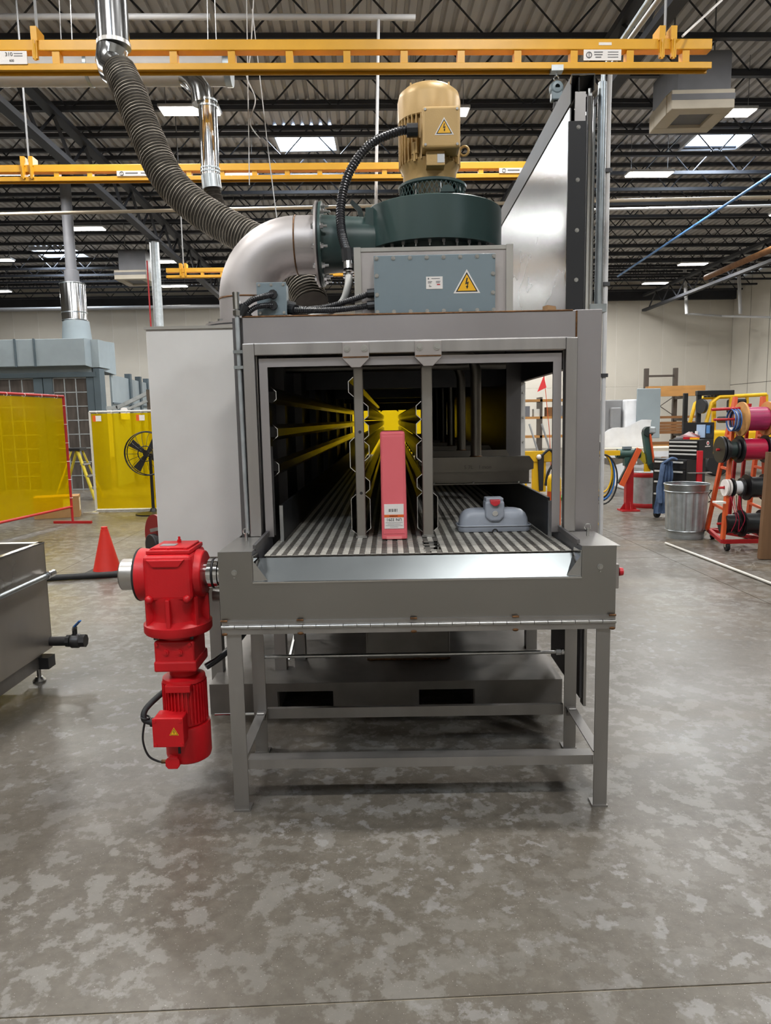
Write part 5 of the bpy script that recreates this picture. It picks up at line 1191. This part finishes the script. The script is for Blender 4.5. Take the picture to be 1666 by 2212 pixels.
MB(Mu).cyl((.251, .06, 1.05), (.254, .06, 1.05), .03, n=18).build('round_badge', 'label_white', uc); MB(Mu).cyl((.254, .06, 1.05), (.256, .06, 1.05), .016, n=14).build('badge_center', 'vac_red', uc)
MB(Mu).box(.251, .253, .0, .12, 1.0, 1.012).build('badge_text', 'label_white', uc)
tag(MB(Mu).box(.0, .13, .175, .188, 1.12, 1.30).build('clipboard', 'paper_blue', origin=(4.2, 10, 1.12)), 'pale paper sheet leaning against the open chest lid', 'paper')
tag(MB(Mu).box(.15, .2, .17, .188, 1.18, 1.29).build('blue_card', 'pipe_blue', origin=(4.25, 10, 1.18)), 'small light blue card beside the paper sheet', 'card')
tag(MB(Mu).prism([(-.18, -.1, 1.103), (.1, .1, 1.103), (.14, .05, 1.14), (0, .0, 1.20), (-.05, -.05, 1.16)], (.03, -.04, .01)).build('crumpled_rag', 'pale_cloth', origin=(4.05, 9.9, 1.1)), 'crumpled pale rag on top of the tool chest', 'rag')
tag(MB(Mu).cbox((.08, -.06, 1.12), (.2, .06, .03), .3).build('red_tool', 'vac_red', origin=(4.15, 9.9, 1.1)), 'red handled tool lying on the chest', 'tool')
tag(MB(Mu).cbox((.15, -.09, 1.115), (.12, .05, .025), -.2).build('yellow_tool', 'sign_yellow', origin=(4.2, 9.9, 1.1)), 'yellow tool lying beside the red one on the chest', 'tool')
tag(MB(Mu).cyl((-.05, .12, 1.10), (-.05, .12, 1.2), .025, n=12).cyl((.02, .15, 1.1), (.02, .15, 1.21), .02, n=12).build('spray_bottle', 'label_white', origin=(4.0, 10, 1.1)), 'white bottle standing at the back of the tool chest', 'bottle')
rb = thing('red_post', (4.12, 9.45, 0), 'slim bright red bar standing in front of the tool cabinet', 'bar')
MB().box(4.09, 4.16, 9.52, 9.56, .42, .96).box(4.08, 4.17, 9.50, 9.58, .0, .02).box(4.11, 4.14, 9.53, 9.55, .02, .42).build('bar', 'vac_red', rb, .004)
MB().box(3.98, 4.28, 9.50, 9.58, .66, .672).build('tray', 'aluminium', rb)
sh_ = thing('denim_shirt', (3.74, 9.85, .1), 'blue denim shirt hanging on the left side of the tool cabinet', 'shirt')
P = []; nx, nz = 10, 12
for j in range(nz+1):
    for i in range(nx+1):
        u = i/nx-.5; w_ = j/nz; wd = .13+.10*(1-w_)
        P.append((3.76+u*wd-.05*(1-w_), 9.70+.03*math.sin(i*2.1+w_*3)+.02*math.sin(j*1.3), .10+.74*w_-.03*abs(u)*2*(w_ > .9)))
MB().add(P + [(p[0], p[1]+.02, p[2]) for p in P], [(j*(nx+1)+i, j*(nx+1)+i+1, (j+1)*(nx+1)+i+1, (j+1)*(nx+1)+i) for j in range(nz) for i in range(nx)] + [((nx+1)*(nz+1)+j*(nx+1)+i, (nx+1)*(nz+1)+(j+1)*(nx+1)+i, (nx+1)*(nz+1)+(j+1)*(nx+1)+i+1, (nx+1)*(nz+1)+j*(nx+1)+i+1) for j in range(nz) for i in range(nx)], True).build('cloth', 'denim', sh_)
MB().tube(spline([(3.72, 9.70, .80), (3.80, 9.66, .86), (3.88, 9.70, .84)], 5), .018, 8).build('collar', 'denim', sh_)
MB().tube([(3.70, 9.70, .78), (3.66, 9.69, .5), (3.67, 9.68, .25)], [.035, .03, .028], 8).build('sleeve', 'denim', sh_)
# steel drum
dm = thing('steel_drum', (4.02, 11.25, 0), 'grey steel drum with red bands beside the red pedestal', 'drum')
MB().lathe((4.02, 11.25, 0), (0, 0, 1), [(0, .0), (.22, .0), (.22, .56), (.21, .57), (.205, .55), (0, .54)], 40).build('shell', 'galv_dull', dm)
for z0, z1 in ((.0, .07), (.48, .55)): MB().lathe((4.02, 11.25, 0), (0, 0, 1), [(.222, z0), (.228, z0+.01), (.228, z1-.01), (.222, z1)], 40).build('red_band', 'red_paint', dm)
# belt grinder on pedestal
gd = thing('belt_grinder', (3.6, 10.8, 0), 'green belt grinder with orange belts on a red pedestal', 'grinder')
MB().box(3.555, 3.665, 10.75, 10.86, .02, .69).build('pedestal', 'red_paint', gd, .006)
MB().box(3.48, 3.75, 10.68, 10.93, 0, .02).build('base_plate', 'red_paint', gd)
for s in (-1, 1):
    MB().prism([(3.61+s*.05, 10.80, .02), (3.61+s*.13, 10.80, .02), (3.61+s*.05, 10.80, .14)], (0, .01, 0)).build('gusset', 'red_paint', gd)
MB().prism([(3.61, 10.75, .02), (3.61, 10.69, .02), (3.61, 10.75, .14)], (.01, 0, 0)).build('gusset', 'red_paint', gd)
MB().cyl((3.42, 10.8, .87), (3.76, 10.8, .87), .075, n=24).cyl((3.40, 10.8, .87), (3.42, 10.8, .87), .055, n=20).box(3.52, 3.64, 10.74, 10.84, .69, .82).build('motor', 'grinder_green', gd)
MB().box(3.50, 3.62, 10.74, 10.82, .94, .98).build('switch_box', 'box_edge', gd)
MB().bar((3.44, 10.72, .42), (3.70, 10.70, .94), .06, .075).build('belt_arm', 'fan_green_dark', gd)
MB().bar((3.455, 10.67, .40), (3.705, 10.66, .95), .045, .075).build('abrasive_belt', 'orange_paint', gd)
MB().bar((3.83, 10.75, 1.20), (3.90, 10.72, .70), .11, .10).build('belt_arm', 'grinder_green', gd)
MB().bar((3.862, 10.68, 1.16), (3.935, 10.66, .68), .02, .06).build('abrasive_belt', 'orange_paint', gd)
for p, r in (((3.85, 10.73, 1.2), .075), ((3.92, 10.70, .68), .06)): MB().cyl((p[0], p[1]-.05, p[2]), (p[0], p[1]+.05, p[2]), r, n=20).build('wheel', 'fan_green_dark', gd)
MB().box(3.85, 3.95, 10.66, 10.75, 1.17, 1.27).build('wheel_guard', 'galv_dull', gd, .02)
MB().bar((3.74, 10.8, .90), (3.86, 10.76, .74), .05, .10).build('link_arm', 'fiberglass_yellow', gd)
MB().ball((3.66, 10.70, .74), .035, 12, 8).build('knob', 'label_white', gd)
MB().prism([(3.80, 10.7, .60), (3.90, 10.7, .60), (3.88, 10.7, .72), (3.80, 10.7, .72)], (0, .02, 0)).build('rest', 'machine_yellow', gd)
# hose rack close to the machine
hr = thing('hose_rack', (2.8, 9.6, 0), 'yellow arm rack hung with coiled black and yellow hoses', 'hose rack')
MB().box(2.62, 2.66, 9.55, 9.6, 0, 1.0).build('post', 'machine_yellow', hr)
MB().box(2.60, 3.05, 9.5, 9.56, .92, .985).build('arm', 'machine_yellow', hr)
MB().box(2.50, 2.78, 9.42, 9.70, 0, .015).build('foot', 'machine_yellow', hr)
for i, (mt_, w_, d_) in enumerate((('black_rubber', .17, .62), ('machine_yellow', .15, .56), ('black_rubber', .13, .58), ('handle_blue', .16, .6), ('machine_yellow', .12, .5), ('black_rubber', .19, .66))):
    c = V(2.80, 9.47-.012*i, .94-d_/2)
    MB().tube([c+V(w_*math.cos(2*PI*k/28), 0, d_/2*math.sin(2*PI*k/28)) for k in range(28)], .011, 7, closed=True).build('hose_coil', mt_, hr)
MB().box(2.66, 2.75, 9.44, 9.5, .72, .9).build('regulator', 'valve_dark', hr, .01)
MB().box(2.70, 2.80, 9.5, 9.56, .985, 1.1).build('grip', 'black_rubber', hr, .01)
# wrapped machine and pale sheet
wm = thing('wrapped_machine', (4.8, 14, 0), 'pale plastic wrapped machine behind the grinder', 'machine')
MB().box(4.55, 5.05, 13.9, 14.5, 0, 1.75).build('wrapped_column', 'pale_cloth', wm, .03)
MB().box(4.75, 5.2, 13.85, 13.9, 1.0, 1.95).build('grey_door', 'booth_blue', wm, .01)
MB().box(4.2, 4.9, 14.1, 14.7, .9, 1.75).box(4.3, 4.5, 14.0, 14.1, 1.2, 1.6).build('wrapped_box', 'pipe_grey', wm, .02)
P = []; 
for j in range(9):
    for i in range(13):
        u = i/12; v = j/8; P.append((3.75+1.05*u, 13.3-.1*v+.03*math.sin(i*1.7+j), .55+.55*v+.28*u*v+.03*math.sin(i*1.1+j*2)))
cs = MB().add(P+[(p[0], p[1]+.05, p[2]) for p in P], [(j*13+i, j*13+i+1, (j+1)*13+i+1, (j+1)*13+i) for j in range(8) for i in range(12)]+[(117+j*13+i, 117+(j+1)*13+i, 117+(j+1)*13+i+1, 117+j*13+i+1) for j in range(8) for i in range(12)], True).build('plastic_sheet', 'pale_cloth', origin=(4.2, 13.3, .5))
tag(cs, 'crumpled white plastic sheet draped behind the green grinder', 'sheet')
bn = thing('work_bench', (4.6, 13, 0), 'pale wooden work bench behind the grinder', 'bench')
MB().box(3.5, 5.2, 12.75, 13.5, .80, .86).build('bench_top', 'hvac_cream', bn)
MB().box(3.5, 5.2, 12.74, 12.76, .70, .80).build('bench_apron', 'pale_cloth', bn)
for x in (3.55, 5.1):
    for y in (12.8, 13.4): MB().box(x, x+.07, y, y+.07, 0, .80).build('bench_leg', 'wood_light', bn)
MB().bar((3.45, 12.7, 0), (3.25, 12.75, .5), .05, .03).build('leaning_board', 'wood_light', bn)
tag(MB().box(2.9, 3.4, 12.3, 12.7, 0, .05).build('green_mat', 'green_mat', origin=(3.1, 12.5, 0)), 'green mat on the floor under the hose rack', 'mat')
# lumber rack
lr = thing('lumber_rack', (8.3, 22, 0), 'grey cantilever rack stacked with lumber by the back wall', 'rack')
for x in (7.8, 8.68): MB().box(x-.06, x+.06, 21.94, 22.06, 0, 2.84).build('column', 'rack_steel', lr); 
MB().box(7.8, 8.68, 21.97, 22.03, 2.58, 2.64).build('cross_beam', 'rack_steel', lr); MB().bar((7.8, 22, 1.4), (8.68, 22, 2.0), .02).bar((7.8, 22, 2.0), (8.68, 22, 1.4), .02).build('cross_brace', 'rack_steel', lr)
for x in (7.8, 8.68):
    for z in (.5, .9, 1.35, 2.0): MB().box(x-.04, x+.04, 21.2, 21.94, z-.1, z-.02).build('arm', 'rack_steel', lr)
def lumber(x0, x1, y, z0, z1, m, label):
    return tag(MB().box(x0, x1, y, y+.25, z0, z1).build('lumber', m, origin=((x0+x1)/2, y, z0)), label, 'lumber', 'lumber on the rack')
lumber(7.62, 9.30, 21.3, 1.98, 2.28, 'wood_light', 'deep orange laminated beam on the top of the lumber rack')
for i, (z, l) in enumerate(((.88, 'lower brown plank in the middle of the rack'), (.97, 'second brown plank from below in the middle of the rack'), (1.06, 'third brown plank from below in the middle of the rack'), (1.15, 'topmost brown plank in the middle of the rack'))): lumber(7.4+.05*i, 9.1, 21.3, z, z+.08, 'wood_dark', l)
lumber(7.4, 9.2, 21.3, 1.33, 1.40, 'wood_dark', 'thin brown board lying alone above the middle planks of the rack')
lumber(7.3, 8.9, 21.3, .48, .56, 'wood_light', 'pale board on the lowest rack level'); lumber(7.3, 8.9, 21.3, .565, .64, 'wood_dark', 'brown board resting on the pale board at the lowest rack level')
# forklift
fk = thing('forklift', (8.3, 17, 0), 'yellow forklift with black mast parked by the right wall', 'forklift')
MB().box(7.35, 9.4, 16.6, 17.7, .35, 1.05).build('body', 'machine_yellow', fk, .06, 3)
MB().box(8.4, 9.4, 16.65, 17.65, 1.05, 1.18).build('hood', 'machine_yellow', fk, .05)
MB().box(7.12, 7.22, 16.70, 16.79, .1, 1.95).build('mast_post', 'black_plastic', fk, .01); MB().box(7.12, 7.22, 17.46, 17.55, .1, 1.95).build('mast_post', 'black_plastic', fk, .01); MB().box(7.1, 7.95, 16.66, 16.8, 1.87, 1.98).build('mast_head', 'black_plastic', fk, .01)
MB().tube([(7.28, 16.7, 1.0), (7.45, 16.7, 1.7), (7.62, 16.7, 1.83), (8.7, 16.7, 1.86)], .045, 10).build('guard_pillar', 'machine_yellow', fk)
MB().tube([(7.28, 17.6, 1.0), (7.45, 17.6, 1.7), (7.62, 17.6, 1.83), (8.7, 17.6, 1.86)], .045, 10).build('guard_pillar', 'machine_yellow', fk)
for y in (16.7, 17.6): MB().bar((7.9, y, 1.85), (7.92, y, 1.0), .08).bar((8.7, y, 1.86), (8.75, y, 1.1), .06).build('rear_pillar', 'machine_yellow', fk)
for i in range(5): MB().bar((7.62, 16.8+i*.18, 1.86), (8.7, 16.8+i*.18, 1.88), .04).build('roof_bar', 'black_plastic', fk)
MB().box(8.1, 8.35, 16.85, 17.4, 1.45, 1.78).box(7.9, 8.4, 16.8, 17.45, 1.22, 1.38).build('seat', 'black_rubber', fk, .05)
MB().cyl((8.25, 16.95, 1.3), (8.75, 16.95, 1.3), .13, n=20).build('gas_bottle', 'pipe_white', fk, .03)
for x in (7.6, 9.1): MB().cyl((x, 16.58, .28), (x, 16.8, .28), .28, n=24).build('wheel', 'black_rubber', fk, .03)
MB().cyl((7.15, 16.6, 1.62), (7.22, 16.62, 1.62), .17, n=20).build('mirror', 'valve_dark', fk)
# things seen through the tunnel's side opening
gc = thing('cylinder_cart', (2.2, 11, 0), 'yellow cylinder cart with a black holster seen through the tunnel side', 'cart')
for x0, x1 in ((1.98, 2.09), (2.17, 2.29)): MB().box(x0, x1, 10.95, 11.02, .0, .93).build('frame_post', 'machine_yellow', gc, .01)
MB().box(1.98, 2.48, 10.93, 11.03, .76, .93).build('top_plate', 'machine_yellow', gc, .01)
MB().box(2.28, 2.38, 10.95, 11.02, .3, .76).build('frame_post', 'machine_yellow', gc)
MB().prism([(2.24, 10.9, .88), (2.34, 10.9, .88), (2.33, 10.9, .32), (2.27, 10.9, .32)], (0, .04, 0)).build('holster', 'black_rubber', gc, .01)
MB().ball((2.26, 10.9, .84), .04, 10, 8).build('knob', 'label_white', gc)
MB().tube(spline([(2.30, 10.88, .86), (2.42, 10.88, .95), (2.5, 10.88, .8), (2.40, 10.88, .6), (2.36, 10.88, .4)], 5), .02, 8).build('hose', 'black_rubber', gc)
oc = thing('gas_cylinder', (2.12, 9.3, 0), 'orange and yellow capped cylinder at the tunnel side opening', 'gas cylinder')
MB().lathe((2.13, 9.3, 0), (0, 0, 1), [(0, 0), (.09, 0), (.09, .48)], 24).build('orange_body', 'orange_paint', oc)
MB().lathe((2.13, 9.3, 0), (0, 0, 1), [(.09, .48), (.09, .62), (.075, .68), (.04, .71), (0, .72)], 24).build('yellow_shoulder', 'machine_yellow', oc)
MB().cyl((2.13, 9.3, .71), (2.13, 9.3, .76), .045, n=14).build('white_cap', 'label_white', oc)
fg = thing('flag_pole', (2.6, 12, 0), 'thin whip pole with a red pennant behind the tunnel side', 'flag')
MB().tube([(2.72, 12, 0.1), (2.66, 12, 1.2), (2.56, 12, 2.12)], .006, 6).build('pole', 'orange_paint', fg)
MB().box(2.62, 2.82, 11.9, 12.1, 0, .12).build('base', 'valve_dark', fg)
MB().prism([(2.555, 11.99, 2.12), (2.45, 11.99, 1.86), (2.60, 11.99, 1.93)], (0, .012, 0)).build('pennant', 'flag_red', fg)
sv = thing('store_shelf', (4.4, 24, 0), 'long pale shelf with small boxes by the back wall', 'shelf')
for z in (.75, 1.38, 1.95): MB().box(3.4, 6.6, 24, 24.6, z, z+.08).build('shelf_board', 'wood_light', sv)
for x in (3.4, 5.0, 6.5): MB().box(x, x+.08, 24, 24.6, 0, 2.1).build('shelf_post', 'rack_steel', sv)
for i in range(7):
    x = 3.55+i*.42; mt_ = ['label_white', 'cardboard', 'hvac_dark', 'wall_cream', 'wood_dark', 'pipe_grey', 'label_white'][i]
    tag(MB().box(x, x+.28, 24.05, 24.4, 1.46, 1.46+.25+.05*(i % 3)).build('stored_box', mt_, origin=(x, 24.1, 1.46)), ['white carton at the left end', 'brown carton second from the left', 'dark box third from the left', 'cream carton at the middle', 'dark brown box right of the middle', 'grey box second from the right', 'white carton at the right end'][i]+' of the far shelf', 'box', 'boxes on the far shelf')
for i in range(2): tag(MB().bar((4.25+i*.35, 20, .05), (3.95+i*.35, 20.4, 1.25), .05, .03).build('leaning_rail', 'aluminium', origin=(4.2, 20, 0)), ['left one', 'right one'][i]+' of two thin silver rails leaning beyond the tunnel side', 'rail', 'leaning rails')
# pipe drops by the right rear wall
for i, x in enumerate((12.6, 15.45)):
    a = PY((1482, 1598)[i], 595, 30); b = PY((1484, 1600)[i], 678, 30)
    tag(MB().tube([a+V(-.2, 0, 2), b], .07, 10).build('drop_pipe', 'pipe_white', origin=b), ['white pipe dropping near the back wall below the right lamps', 'white pipe dropping along the right wall'][i], 'pipe')
tag(MB().tube([PY(1484, 678, 30), PY(1560, 683, 30.5), PY(1700, 686, 28)], .045, 8).build('wall_pipe', 'pipe_white', origin=PY(1484, 678, 30)), 'white horizontal pipe crossing the right rear corner', 'pipe')
